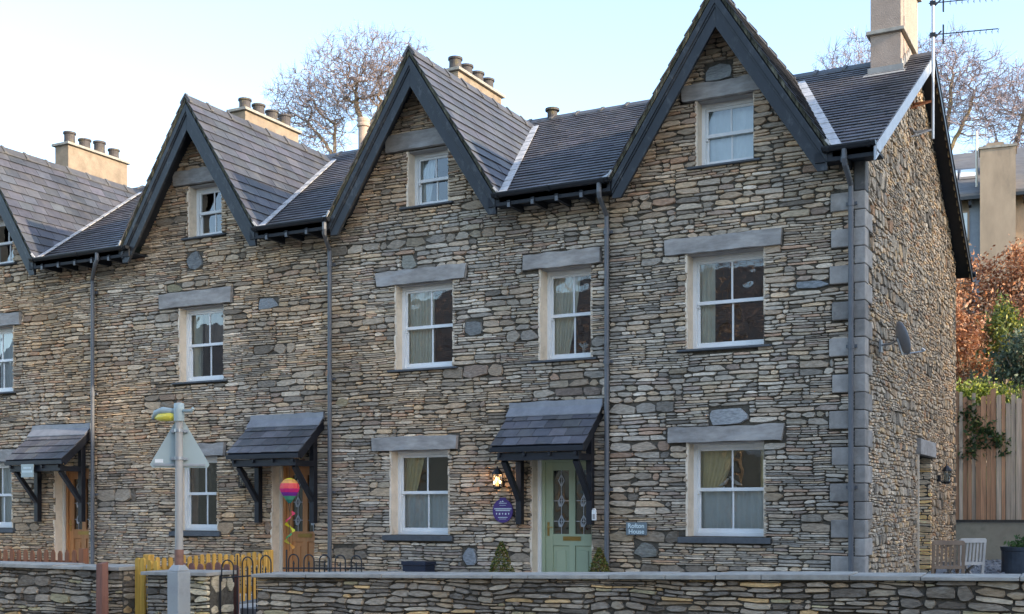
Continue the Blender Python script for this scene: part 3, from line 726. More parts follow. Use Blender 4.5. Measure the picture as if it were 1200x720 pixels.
H2 = house('terrace_house', -11.46, -6.67, -9.7, 'stone terrace house with pale green front door beneath a slate canopy', [
    dict(o=(-10.31, -9.30, 1.0, 2.29), l=(-10.67, -9.1, 2.29, 2.5), st=.09, d=.2),
    dict(o=(-10.22, -9.22, 3.53, 4.82), l=(-10.59, -8.95, 4.82, 5.04), d=.18),
    dict(o=(-7.75, -6.96, 3.53, 4.84), l=(-8.03, -6.79, 4.84, 5.06), d=.24),
    dict(o=(-10.0, -9.30, 6.0, 6.84), l=(-10.4, -9.1, 6.86, 7.12), d=.2)],
    [(-7.88, -6.95, 2.14, 'green')], False, 22, (-8.2, -6.76), [(-8.27, -6.47)], warm=.1,
    pebbles=[(-10.12, -9.85, 5.05, 5.27, (.32, .31, .26)), (-9.05, -8.8, .55, .83, PB), (-11.4, -11.0, .6, .8, (.3, .23, .16)), (-9.0, -8.7, 3.95, 4.18, (.2, .2, .19))])
H3 = house('terrace_house', -16.57, -11.46, -14.07, 'stone terrace house with orange pine door beneath its canopy', [
    dict(o=(-14.68, -13.80, 1.03, 2.29), l=(-15.03, -13.6, 2.29, 2.5), st=.09, d=.2),
    dict(o=(-14.62, -13.66, 3.56, 4.82), l=(-15.08, -13.43, 4.83, 5.08), d=.18),
    dict(o=(-14.41, -13.70, 6.0, 6.87), l=(-14.75, -13.6, 6.89, 7.14), d=.2)],
    [(-12.62, -11.78, 2.14, 'pine')], False, 33, (-13.0, -11.56), [(-12.62, -11.14)], warm=.35,
    pebbles=[(-14.45, -14.1, 5.45, 5.75, (.2, .205, .2)), (-12.9, -12.5, 4.65, 4.85, (.27, .28, .28)), (-14.9, -14.55, 5.1, 5.24, (.33, .29, .18)), (-11.35, -11.1, 3.0, 3.15, (.36, .28, .16))])
H4 = house('terrace_house', -21.6, -16.57, -19.13, 'leftmost stone terrace house with its gable cut off by the picture edge', [
    dict(o=(-19.8, -18.78, 1.05, 2.29), l=(-20.1, -18.55, 2.29, 2.52), st=.09, d=.2),
    dict(o=(-19.8, -18.74, 3.6, 4.83), l=(-20.1, -18.5, 4.83, 5.06), d=.18),
    dict(o=(-19.5, -18.74, 6.0, 6.88), l=(-19.8, -18.5, 6.9, 7.14), d=.2)],
    [(-17.63, -16.78, 2.14, 'pine')], False, 44, (-18.13, -16.68), [(-17.69, -15.35)], warm=.5)
chimney(H2, -11.42, -11.04, 3.28, 4.93, 7.4, 9.32)
chimney(H3, -16.33, -15.94, 3.25, 4.95, 7.4, 9.36)
chimney(H4, -21.25, -20.84, 3.2, 4.92, 7.4, 9.36)
ch = chimney(H1, -3.78, -3.33, 3.35, 4.85, 7.5, 9.62, 'pinkr', 3, 8.62)
mb = MB()
mb.box(-3.82, -3.29, 3.33, 3.348, 7.6, 8.12); mb.hull8([(-3.86, 3.15, 7.91), (-3.25, 3.15, 7.91), (-3.25, 3.36, 8.02), (-3.86, 3.36, 8.02), (-3.86, 3.15, 7.935), (-3.25, 3.15, 7.935), (-3.25, 3.36, 8.05), (-3.86, 3.36, 8.05)])
for i in range(5):
    y = 3.35 + .16 * i; mb.box(-3.328, -3.315, y, y + .155, 7.8, zmain(y) + .16 + .02)
mb.build('chimney_flashing', 'mort2', ch)
downpipe(H1, -3.33, -3.33); downpipe(H2, -6.67, -6.62); downpipe(H3, -11.40, -11.22); downpipe(H4, -16.57, -16.05)
# roof vent on house 2 ridge
mb = MB(); mb.lathe((-9.55, 4.1, ZR), [(.09, 0), (.09, .12), (.13, .13), (.13, .17), (0, .18)], 14); mb.build('roof_vent', 'pot', H2)
# ---- side gable wall of the end house
sw = MB(); FS = (Vector((-3.2, 0, 0)), Vector((0, 1, 0)), Vector((0, 0, 1)), Vector((1, 0, 0)))
zside = lambda y: (zmain(y) if y < 4.1 else ZR - .577 * (y - 4.1)) - .11
sobs = [(4.02, 5.42, -.5, 2.24), (3.96, 5.55, 2.24, 2.50)]
for i in range(12):
    zt = 5.40 - .461 * i
    sobs.append((-.1, .18, zt - .235, zt)); sobs.append((-.1, .42, zt - .461, zt - .235))
def slim(v):
    if v < 5.62: return (0, 8.2)
    return (max(0, (v + .11 - 5.83) / .578 - .45), min(8.2, 4.1 + (ZR - .11 - v) / .577))
rubble(sw, FS, 0, 8.2, -.05, ZR - .1, sobs, slim, 77, bandh=(.08, .19), rowh=.046, lmin=.05, lmax=.20, pal=PALS, proud=.022, amp=.035, big=.3, warmf=lambda u, v: .3 + .5 * vn(u * .4 - v * .3, 9) + .12 * u)  # palette warms towards the rear, standing in for low sunlight
zz = -.6
while zz < ZR - .15:
    a, b = slim(zz + .15) if zz > 5.3 else (.0, 8.2)
    if b - a > .05:
        backing(sw, a + (.03 if zz < 5.3 else 0), b, zz, zz + .15, [(4.02, 5.42, -.7, 2.24)], -3.5, -3.228, axis='y')
    zz += .15
# far jamb is bare tan stone, palette lightened to offset the dim recess
FJ = (Vector((-3.45, 5.40, 0)), Vector((1, 0, 0)), Vector((0, 0, 1)), Vector((0, -1, 0)))
rubble(sw, FJ, 0, .25, 0, 2.24, seed=5, bandh=(.08, .16), rowh=.06, lmin=.08, lmax=.3, gap=.002, pal=[(3, (.42, .35, .25)), (2, (.36, .34, .3)), (1, (.5, .38, .2))], proud=.004)
sw.build('side_wall', ['stone', 'mortar'], H1)
mb = MB(); mb.box(-3.5, -3.14, 4.0, 5.5, 2.245, 2.49); mb.build('lintel', 'lintel', H1, bevel=.01)
mb = MB(); mb.box(-3.50, -3.43, 4.02, 5.41, -.1, 2.2); mb.build('side_door', 'barge', H1)
mb = MB(); mb.box(-3.5, -3.17, 3.99, 4.02, -.1, 2.24); mb.build('door_jamb', 'ragged', H1)
mb = MB()   # verge boards on the open end
for (ya, za, yb, zb_) in ((-.47, 5.83, 4.1, ZR), (4.1, ZR, 8.6, ZR - .577 * 4.5)):
    front = ya < 0
    mb.prism([(-2.95, ya, za - .02), (-2.95, yb, zb_ - .02), (-2.95, yb, zb_ - .20), (-2.95, ya, za - .20)], (-.025, 0, 0), 0 if front else 1)  # front board pale blue-grey, rear board dark
mb.build('verge_board', ['verge', 'barge'], H1, bevel=.003)
mb = MB(); mb.prism([(-3.2, 4.1, ZR - .12), (-2.97, 4.1, ZR - .12), (-2.97, 8.55, 5.77), (-3.2, 8.55, 5.77)], (0, 0, -.02)); mb.prism([(-3.2, 4.1, ZR - .12), (-2.97, 4.1, ZR - .12), (-2.97, -.4, 5.74), (-3.2, -.4, 5.74)], (0, 0, -.02)); mb.build('soffit', 'deck', H1)
rg = random.Random(8); mb = MB(); mb.prism([(-2.98, 4.15, ZR - .13), (-2.98, 8.55, ZR - .13 - .577 * 4.4), (-2.98, 8.55, ZR - .16 - .577 * 4.4), (-2.98, 4.15, ZR - .16)], (-.012, 0, 0), 0, (.2, .15, .08))
for i in range(26):
    y = 4.2 + i * .17; z = ZR - .577 * (y - 4.1); k = rg.uniform(.7, 1.3); mb.box(-2.995 + .0, -2.978, y, y + rg.uniform(.06, .13), z - .2 - rg.uniform(.0, .03), z - .12, 0, (.30 * k, .22 * k, .12 * k))
mb.build('verge_teeth', 'quoin', H1)  # tan strip and teeth along the inner edge of the rear verge
mb = MB(); mb.tube([(-2.9, 8.65, 5.82), (-21, 8.65, 5.82)], .05, 10); mb.build('rear_gutter', 'gutter', H1)
# ------------------------------------------------------------------ curtains and things in the windows
def cw(o, dep, a, b, lo, hi, m, label, folds=6, drape=None, amp=.018, seed=0, yo=.12):
    X0, X1, Z0, Z1 = o; w_ = X1 - X0; h = Z1 - Z0
    curtain(X0 + w_ * a + .05, X0 + w_ * b + (.02 if b >= 1 else 0), Z0 + h * lo + .05, Z0 + h * hi - .02, dep + yo, m, label, folds=folds, drape=drape, amp=amp, seed=seed)
RG = (-5.52, -4.48, 1.02, 2.285)
cw(RG, .24, 0, .55, .45, 1, 'yellow', 'pale yellow curtain swept left in upper sash of ground window beside quoined corner', 7, 'L', seed=1, yo=.13)
cw(RG, .24, .82, 1, .45, 1, 'yellow', 'narrow yellow curtain at right side of ground window nearest the quoined corner', 3, seed=2, yo=.13)
cw(RG, .24, 0, 1, 0, .5, 'net', 'white net curtain across lower sash of ground window nearest the quoined corner', 9, seed=3)
R1 = (-5.53, -4.48, 3.55, 4.83)
cw(R1, .24, 0, .27, 0, 1, 'cream2', 'cream curtain with lace edge at left of first floor window near the corner', 4, seed=4)
cw(R1, .24, .93, 1.02, 0, 1, 'cream2', 'sliver of cream curtain at right of first floor window near the corner', 2, seed=5)
RA = (-5.39, -4.62, 6.0, 6.88)
cw(RA, .2, 0, 1.02, 0, 1, 'net', 'pale blind-like net curtain filling attic window of the end house', 8, amp=.006, seed=6, yo=.12)
cw((-7.75, -6.96, 3.53, 4.84), .24, 0, .62, 0, 1, 'cream2', 'white curtain drawn left in the first floor window above green door', 7, 'L', seed=7)
cw((-7.75, -6.96, 3.53, 4.84), .24, .9, 1.03, 0, 1, 'cream2', 'strip of white curtain at right of the window above green door', 3, seed=8)
cw((-10.22, -9.22, 3.53, 4.82), .18, 0, .52, 0, 1, 'cream2', 'cream green curtain half drawn in middle house first floor window', 8, seed=9)
MG = (-10.31, -9.30, 1.0, 2.29)
cw(MG, .2, .0, .42, .45, 1, 'yellow', 'yellow curtain gathered left in upper sash of middle house ground window', 5, 'L', seed=10, yo=.13)
cw(MG, .2, 0, 1.02, 0, .5, 'net', 'white net curtain across lower sash of middle house ground window', 9, seed=11)
cw((-10.0, -9.3, 6.0, 6.84), .2, 0, .45, 0, 1, 'net', 'pale curtain pulled aside in attic window of middle house', 5, 'L', seed=12)
cw((-14.62, -13.66, 3.56, 4.82), .18, 0, .25, 0, 1, 'cream2', 'pale curtain at left edge of first floor window above road sign', 4, seed=13)
cw((-14.62, -13.66, 3.56, 4.82), .18, .25, 1.02, .5, 1, 'brownc', 'brownish blind in upper sash of first floor window above road sign', 6, amp=.006, seed=14, yo=.13)
cw((-14.41, -13.70, 6.0, 6.87), .2, .6, 1.03, .5, 1, 'net', 'white curtain at right of attic window in orange door house', 4, 'R', seed=15)
cw((-14.68, -13.80, 1.03, 2.29), .2, 0, .22, 0, 1, 'brownc', 'brown curtain at left of ground window behind the lamp post', 4, seed=16)
cw((-19.8, -18.74, 3.6, 4.83), .18, .3, 1.02, 0, 1, 'net', 'white net curtain in first floor window at left picture edge', 7, seed=17)
cw((-19.8, -18.78, 1.05, 2.29), .2, .3, 1.02, 0, 1, 'net', 'white net curtain in ground window at left picture edge', 7, seed=18)
def bird(x, y, z, s, flip, label):
    mb = MB(); f = -1 if flip else 1
    mb.tube([(x, y, z), (x, y, z + .04 * s)], [.03 * s, .008 * s], 10)
    mb.tube([(x - f * .10 * s, y, z + .05 * s), (x - f * .04 * s, y, z + .07 * s), (x + f * .02 * s, y, z + .10 * s), (x + f * .05 * s, y, z + .14 * s), (x + f * .065 * s, y, z + .165 * s), (x + f * .10 * s, y, z + .165 * s)],
            [.006 * s, .022 * s, .032 * s, .022 * s, .018 * s, .002 * s], 10)
    mb.build('bird_ornament', 'white', smooth=True, label=label, category='ornament', group='ornaments on the window rail')
bird(-4.96, .33, 1.665, .95, True, 'small white bird ornament just right of the glazing bar in the ground window')
bird(-5.12, .33, 1.665, .8, False, 'smaller white bird ornament left of the glazing bar in the ground window')
mb = MB(); mb.tube([(-7.22, .36, 3.6), (-7.22, .36, 3.68), (-7.22, .36, 3.70)], [.03, .02, .03], 10)
for a in range(6): mb.tube([(-7.22, .36, 3.70), (-7.22 + .07 * math.cos(a), .36 + .02 * math.sin(a), 3.76 + .02 * (a % 2))], [.006, .02], 6)
mb.build('flower_vase', 'white', smooth=True, label='small white flowers in a vase inside the window above the green door', category='vase')
# ------------------------------------------------------------------ wall fittings
def lantern(x, y, z, label, lit, nrm=(0, -1, 0)):
    t = thing('wall_lantern', (x, y, z), label, 'wall lantern'); n = Vector(nrm); c = Vector((x, y, z)) + n * .13
    b = MB(); b.box(x - .035, x + .035, y - .03, y + .03, z - .09, z + .02) if abs(n.y) > .5 else b.box(x - .03, x + .03, y - .035, y + .035, z - .09, z + .02)
    b.tube([Vector((x, y, z - .04)), Vector((x, y, z - .11)) + n * .06, c - Vector((0, 0, .12))], .011, 8)
    b.lathe(c, [(0, -.13), (.05, -.12), (.07, -.10), (.07, -.085)], 8); b.lathe(c, [(.085, .10), (.06, .14), (.03, .17), (.012, .18), (.012, .20), (0, .21)], 8); b.lathe(c, [(.085, .10), (.085, .09), (0, .09)], 8)
    for k in range(6):
        a = 2 * math.pi * k / 6; b.tube([c + Vector((.066 * math.cos(a), .066 * math.sin(a), -.09)), c + Vector((.078 * math.cos(a), .078 * math.sin(a), .095))], .005, 6)
    b.build('frame', 'iron', t)
    g = MB(); g.lathe(c, [(.055, -.088), (.068, .09)], 12); g.build('lantern_glass', 'glass', t)
    u = MB(); u.lathe(c, [(0, -.08), (.012, -.075), (.014, -.03), (.03, 0), (.034, .03), (.02, .055), (0, .06)], 12); u.build('bulb', 'bulb' if lit else 'cream', t, smooth=True)
    if lit:
        L = bpy.data.lights.new('lantern_light', 'POINT'); L.energy = 1.6; L.color = (1, .55, .25); L.shadow_soft_size = .035; lo = bpy.data.objects.new('lantern_light', L); COL.objects.link(lo)
        lo.parent = t; lo.location = (c - Vector((x, y, z))) + Vector((0, -.06, .02)); lo['label'] = 'glow of the lit lantern bulb'
lantern(-8.36, -.03, 1.80, 'lit black lantern glowing orange left of the green door', True)
lantern(-13.1, -.03, 1.86, 'unlit black lantern beside the canopy of the orange door house', False)
lantern(-3.17, 5.96, 1.95, 'unlit black lantern on the side gable beside doorway', False, (1, 0, 0))
t = thing('plaque', (-8.33, -.04, 1.365), 'round purple plaque with white lettering left of green door', 'plaque')
mb = MB(); n = 40; mb.prism([(-8.33 + .165 * math.cos(a), -.035, 1.365 + .175 * math.sin(a)) for a in [2 * math.pi * i / n for i in range(n)]], (0, -.02, 0)); mb.box(-8.38, -8.28, -.05, -.035, 1.52, 1.56)
mb.build('disc', 'purple', t)
mb = MB(); rg = random.Random(2)
for (zz, hh, wd) in ((1.475, .010, .12), (1.444, .006, .10), (1.395, .017, .27), (1.370, .017, .23), (1.268, .013, .15), (1.245, .006, .11)):
    x = -8.33 - wd / 2
    while x < -8.33 + wd / 2: l_ = hh * rg.uniform(.4, .9); mb.box(x, x + l_, -.0575, -.0555, zz - hh / 2, zz + hh / 2); x += l_ + hh * .25
mb.prism([(-8.38, -.0555, 1.49), (-8.365, -.0555, 1.505), (-8.35, -.0555, 1.49)], (0, -.002, 0)); mb.prism([(-8.35, -.0555, 1.495), (-8.33, -.0555, 1.515), (-8.31, -.0555, 1.495)], (0, -.002, 0))
for i in range(5):
    x = -8.43 + i * .05; mb.prism([(x - .011, -.0555, 1.333), (x + .011, -.0555, 1.333), (x + (.011 if i % 2 else .003), -.0555, 1.307), (x - (.011 if i % 2 else .003), -.0555, 1.307)], (0, -.002, 0))
mb.build('lettering', 'letter', t)
def text(s, size, loc, m, parent, rot=(R(90), 0, 0), ext=.002):
    cu = bpy.data.curves.new('t', 'FONT'); cu.body = s; cu.size = size; cu.extrude = ext; cu.align_x = 'CENTER'; cu.align_y = 'CENTER'; cu.resolution_u = 3; cu.offset = .0018
    o = bpy.data.objects.new('t', cu); COL.objects.link(o); bpy.context.view_layer.update()
    me = bpy.data.meshes.new_from_object(o.evaluated_get(bpy.context.evaluated_depsgraph_get())); bpy.data.objects.remove(o)
    me.materials.clear(); me.materials.append(M[m]); q = bpy.data.objects.new('lettering', me); COL.objects.link(q)
    q.parent = parent; q.location = Vector(loc) - ORG[parent.name]; q.rotation_euler = rot; return q
t = thing('house_sign', (-6.24, -.04, 1.03), 'small grey slate house sign lettered Rofton House right of the downpipe', 'house sign')
mb = MB(); mb.box(-6.395, -6.09, -.06, -.03, 1.03, 1.205); mb.build('slate_plate', 'slatesign', t, bevel=.006)
text('Rofton', .088, (-6.245, -.062, 1.155), 'letter', t); text('House', .088, (-6.24, -.062, 1.077), 'letter', t)
t = thing('house_sign', (-17.52, -.68, 1.98), 'square grey house sign hanging on the leftmost canopy beam', 'house sign')
mb = MB(); mb.box(-17.67, -17.36, -.70, -.685, 1.96, 2.19); mb.build('plate', 'signb', t, bevel=.004)
mb = MB(); rg = random.Random(6)
for (zz, hh, wd) in ((2.125, .035, .18), (2.06, .04, .25)):
    x = -17.515 - wd / 2
    while x < -17.515 + wd / 2: l_ = hh * rg.uniform(.5, .9); mb.box(x, x + l_, -.703, -.701, zz - hh / 2, zz + hh / 2); x += l_ + .008
mb.build('lettering', 'letter', t)
t = thing('key_safe', (-6.83, -.14, 1.33), 'small white key safe on the right bracket of the green door canopy', 'key safe')
mb = MB(); mb.box(-6.865, -6.80, -.165, -.134, 1.23, 1.38); mb.tube([(-6.832, -.15, 1.38), (-6.832, -.15, 1.395)], .028, 12); mb.build('case', 'white', t, bevel=.01)
mb = MB(); mb.box(-6.85, -6.815, -.169, -.166, 1.25, 1.32); mb.build('keypad', 'head', t)
# satellite dish
t = thing('satellite_dish', (-3.18, 1.0, 3.55), 'grey satellite dish on a bracket on the side gable', 'satellite dish')
mb = MB(); c = Vector((-2.90, .78, 3.60)); ax = Vector((.80, .45, .28)).normalized(); x_ = ax.cross(Vector((0, 0, 1))).normalized(); y_ = x_.cross(ax)
rings = 6; n = 28
for i in range(rings + 1):
    rr = .225 * i / rings
    for k in range(n): a = 2 * math.pi * k / n; mb.v.append(tuple(c + x_ * rr * .92 * math.cos(a) + y_ * rr * math.sin(a) + ax * (.06 * (i / rings) ** 2)))
for i in range(rings):
    for k in range(n): mb.f.append((i * n + k, i * n + (k + 1) % n, (i + 1) * n + (k + 1) % n, (i + 1) * n + k)); mb.m.append(0); mb.c.append((.1, .1, .1))
ds = mb.build('dish', 'steelg', t, smooth=True); sm = ds.modifiers.new('solid', 'SOLIDIFY'); sm.thickness = .008
mb = MB(); mb.box(-3.19, -3.16, .95, 1.05, 3.48, 3.64); mb.tube([(-3.17, 1.0, 3.57), (-3.03, .93, 3.57), c - ax * .02], .016, 8)
mb.bar(c - y_ * .2 - ax * .015, c + y_ * .02 - ax * .02, .03, .02); mb.tube([c - y_ * .2, c - y_ * .24 + ax * .28], .009, 8); mb.tube([c - y_ * .24 + ax * .28, c - y_ * .2 + ax * .25], .022, 8)
mb.build('mount', 'steel', t)
# television aerial
t = thing('tv_aerial', (-2.9, 3.55, 7.1), 'pale aerial mast with two long antennas beside the end chimney', 'aerial')
MX, MY = -2.9, 3.56
mb = MB(); mb.tube([(MX, MY, 6.98), (MX, MY, 9.75)], .022, 10); mb.build('mast', 'steel', t)
for z in (9.03, 8.55):
    mb = MB(); e = Vector((.84, .25, 0)).normalized(); p = Vector((MX, MY, z))
    mb.tube([p - e * .06, p + e * .93 + Vector((0, 0, .02))], .008, 6); mb.box(MX - .04, MX + .04, MY - .03, MY + .03, z - .03, z + .03)
    mb.bar(p + e * .03 - Vector((0, 0, .04)), p + e * .12 + Vector((0, 0, .05)), .02, .02)
    s_ = e.cross(Vector((0, 0, 1)))
    for k in range(9):
        q = p + e * (.25 + k * .085); mb.tube([q + Vector((0, 0, .0)), q - Vector((0, 0, .05))], .004, 5); mb.tube([q - s_ * .07, q + s_ * .07], .004, 5)
    q = p + e * .15
    mb.bar(q - Vector((0, 0, .14)), q + Vector((0, 0, .14)), .04, .02, (1, 0, 0)); mb.build('antenna', 'iron', t)
for i, z in enumerate((7.55, 7.12)):
    mb = MB(); mb.bar((MX, MY, z), (-3.2, MY - .0, z), .03, .03); mb.bar((-3.19, MY - .2, z - .12), (MX, MY, z), .02, .02); mb.bar((-3.185, MY - .22, z), (-3.185, MY + .22, z), .05, .02); mb.bar((-3.19, MY, z - .28), (-3.19, MY, z), .03, .02)
    mb.build('bracket', 'rust' if i == 0 else 'head', t)
# wind spinner
t = thing('wind_spinner', (-11.72, -.6, .75), 'rainbow hot air balloon wind spinner hanging from canopy before orange door', 'wind spinner')
mb = MB(); cx_, cy_, cz_ = -11.74, -.66, 1.72; n = 12; prof = []
cols = [(.85, .75, .05), (.9, .45, .12), (.95, .12, .12), (.75, .03, .22), (.22, .03, .35), (.1, .45, .25), (.03, .22, .18)]
N = 14
for i in range(N + 1):
    s = i / N; r = .155 * math.sin(min(1, s / .42) * math.pi / 2) if s < .42 else .155 * (1 - ((s - .42) / .58) ** 1.35 * .88); z = .16 - .40 * s if s > .42 else .16 * math.cos(s / .42 * math.pi / 2) - .0 - .008; prof.append((max(r, .012), z))
for i in range(N):
    for k in range(n * 2):
        a0, a1 = math.pi * k / n, math.pi * (k + 1) / n; b0 = 1 - .05 * (k % 2); b1 = 1 - .05 * ((k + 1) % 2)
        band = min(6, int((i + (.8 if k % 4 < 2 else 0)) / 2)); (r0, z0), (r1, z1) = prof[i], prof[i + 1]
        mb.poly([(cx_ + r0 * b0 * math.cos(a0), cy_ + r0 * b0 * math.sin(a0), cz_ + z0), (cx_ + r0 * b1 * math.cos(a1), cy_ + r0 * b1 * math.sin(a1), cz_ + z0),
                 (cx_ + r1 * b1 * math.cos(a1), cy_ + r1 * b1 * math.sin(a1), cz_ + z1), (cx_ + r1 * b0 * math.cos(a0), cy_ + r1 * b0 * math.sin(a0), cz_ + z1)], 0, cols[band])
mb.build('balloon', 'fabric' if 'fabric' in M else 'leaf', t)
mb = MB(); mb.tube([(cx_, cy_, 2.12), (cx_, cy_, 1.88)], .003, 5)
for a in range(4): mb.tube([(cx_ + .03 * math.cos(a * 1.57), cy_ + .03 * math.sin(a * 1.57), 1.53), (cx_, cy_, 1.34)], .003, 5)
mb.tube([(cx_, cy_, 1.34), (cx_, cy_, .75)], .003, 5); mb.build('string', 'iron', t)
mb = MB()
tail = [(.9, .06, .12), (.85, .08, .15), (.9, .75, .03), (.85, .8, .05), (.05, .4, .12), (.8, .7, .1), (.85, .35, .05)]
for i, c in enumerate(tail):
    z0 = 1.36 - i * .085; m_ = 8
    for k in range(m_):
        f = lambda q: (cx_ + .07 * math.sin((i + q) * 2.0) * (.4 + .6 * math.sin(q * 3.14)), cy_ + .05 * math.cos((i + q) * 2.0), z0 - q * .09)
        a, b = Vector(f(k / m_)), Vector(f((k + 1) / m_)); w0 = .028 * math.sin(3.14 * k / m_) + .004; w1 = .028 * math.sin(3.14 * (k + 1) / m_) + .004
        mb.poly([a + Vector((-w0, 0, 0)), a + Vector((w0, 0, .01)), b + Vector((w1, 0, .01)), b + Vector((-w1, 0, 0))], 0, c)
mb.build('spiral_tail', 'leaf', t)
# ------------------------------------------------------------------ garden walls
def gwall(name, xa, xb, ya, yb, za, zb, label, pal, seed, zbot=-.45, endR=False):
    t = thing(name, ((xa + xb) / 2, (ya + yb) / 2, -.5), label, 'garden wall')
    L = math.hypot(xb - xa, yb - ya); U = Vector((xb - xa, yb - ya, 0)) / L; N = Vector((U.y, -U.x, 0)); F = (Vector((xa, ya, 0)), U, Vector((0, 0, 1)), N)
    ct = .05; topf = lambda u: za + (zb - za) * u / L - ct; vm = max(za, zb) - ct
    mb = MB()
    for (ua, ub, pp) in ([(0, L, pal)] if len(pal[0]) == 2 else pal): rubble(mb, F, ua, ub, zbot, vm, seed=seed, bandh=(.10, .20), rowh=.045, lmin=.09, lmax=.32, pal=pp, proud=.032, amp=.03, big=.08, gap=.0035, topv=topf)
    for i in range(12):
        u0, u1 = L * i / 12, L * (i + 1) / 12
        P = lambda u, v, n: F[0] + F[1] * u + F[2] * v + F[3] * n
        mb.hull8([P(u0, -.55, -.028), P(u1, -.55, -.028), P(u1, -.55, -.42), P(u0, -.55, -.42), P(u0, topf(u0), -.028), P(u1, topf(u1), -.028), P(u1, topf(u1), -.42), P(u0, topf(u0), -.42)], 1)
    if endR:
        FE = (F[0] + U * L, Vector((-N.x, -N.y, 0)), Vector((0, 0, 1)), U); rubble(mb, FE, .03, .42, zbot, zb - ct, seed=seed + 3, bandh=(.10, .2), rowh=.08, lmin=.12, lmax=.4, pal=pal if len(pal[0]) == 2 else pal[-1][2], proud=.03)
    mb.build('stonework', ['stone', 'mortar'], t)
    c = MB(); rg = random.Random(seed); u = -.03
    while u < L:
        ue = min(L + .03, u + rg.uniform(.35, 1.0))
        if L - ue < .3: ue = L + .03
        z0, z1 = za + (zb - za) * u / L, za + (zb - za) * ue / L; dz = rg.uniform(-.012, .008)
        P = lambda u_, v, n: F[0] + F[1] * u_ + F[2] * v + F[3] * n; k = rg.uniform(.0, .012)
        c.hull8([P(u + .003, z0 - ct, .055 + k), P(ue - .003, z1 - ct, .055 + k), P(ue - .003, z1 - ct, -.45), P(u + .003, z0 - ct, -.45),
                 P(u + .003, z0 - .006 + dz, .05 + k), P(ue - .003, z1 - .006 + dz, .05 + k), P(ue - .003, z1 + dz, -.45), P(u + .003, z0 + dz, -.45)])
        u = ue
    c.build('coping', 'coping', t, bevel=.006)
    return t
gwall('garden_wall', -8.77, 1.5, -5.0, -4.5, .675, .87, 'long grey slate front wall with pale coping running below the houses', PALW, 101)
gwall('garden_wall', -15.5, -10.82, -5.0, -5.0, .70, .70, 'front garden wall at the far left ending beside red brown post', PALW, 102, endR=True)
gwall('garden_wall', -10.42, -9.46, -5.0, -5.0, .66, .67, 'short stone wall with pale lichened end behind lamp post', [(0, .5, PALW), (.5, .96, PALL)], 103, endR=True)
mb = MB(); FP = (Vector((-9.86, -5.0, 0)), Vector((1, 0, 0)), Vector((0, 0, 1)), Vector((0, -1, 0)))
# ------------------------------------------------------------------ posts, fences, gate
t = thing('wooden_post', (-10.98, -5.13, -.5), 'red brown wooden post in front of the left garden wall end', 'post')
mb = MB(); mb.hull8([(-11.04, -5.19, -.5), (-10.93, -5.19, -.5), (-10.93, -5.08, -.5), (-11.04, -5.08, -.5), (-11.035, -5.185, .73), (-10.935, -5.185, .74), (-10.935, -5.085, .76), (-11.035, -5.085, .75)], 0, (.23, .105, .075))
mb.build('post', 'fencew', t, bevel=.008)
def picket(mb_, p, w_, th, d, n, z0, z1, c, rnd=True):
    p = Vector(p); pts = [(-w_ / 2, z0), (w_ / 2, z0), (w_ / 2, z1 - w_ * .6)]
    if rnd: pts += [(w_ / 2 * math.cos(a), z1 - w_ * .5 + w_ * .5 * math.sin(a)) for a in (R(35), R(70), R(110), R(145))]
    else: pts += [(w_ * .18, z1), (-w_ * .18, z1)]
    pts += [(-w_ / 2, z1 - w_ * .6)]
    mb_.prism([p + d * x + Vector((0, 0, z)) for x, z in pts], n * th, 0, c)
def pfence(name, a, b, z0a, z0b, z1, step, pw, col, label, rnd=True, posts=()):
    a = Vector(a); b = Vector(b); L = (b - a).length; d = (b - a) / L; n = Vector((d.y, -d.x, 0)); rg = random.Random(int(L * 100))
    t = thing(name, (a.x, a.y, min(z0a, z0b)), label, 'picket fence'); k = int(L / step)
    for i in range(k + 1):
        s = i / k; kk = rg.uniform(.82, 1.15); mb = MB(); zb = z0a + (z0b - z0a) * s
        picket(mb, a + d * (L * s) + n * .03, pw, .02, d, n, zb, z1 + rg.uniform(-.015, .015), mulc(col, kk), rnd); mb.build('picket', 'fencew', t)
    for f in (.22, .78):
        mb = MB(); pa = a + Vector((0, 0, z0a + (z1 - z0a) * f)); pb = b + Vector((0, 0, z0b + (z1 - z0b) * f)); mb.bar(pa, pb, .04, .07, m=0, c=mulc(col, .8)); mb.build('rail', 'fencew', t)
    for s in posts:
        mb = MB(); p = a + d * (L * s); mb.box(p.x - .05, p.x + .05, p.y - .05, p.y + .05, z0a - .4, z1 + .03, 0, mulc(col, .95)); mb.build('post', 'fencew', t, bevel=.008)
    return t
YEL = (.58, .32, .065); BRN = (.27, .11, .055)
pfence('picket_fence', (-11.02, -4.35, 0), (-10.85, -2.25, 0), .02, .18, .79, .105, .065, YEL, 'mustard yellow picket fence running back from the gateway to the house', posts=(0.0, 1.0))
pfence('picket_fence', (-16.4, -3.1, 0), (-13.62, -3.0, 0), -.05, -.05, .79, .135, .075, BRN, 'orange brown picket fence behind the far left garden wall', False, posts=(1.0,))
pfence('picket_fence', (-10.32, -4.45, 0), (-9.5, -4.45, 0), 0, 0, .74, .135, .085, (.22, .10, .075), 'low brown picket fence showing its rounded tops above the short wall')
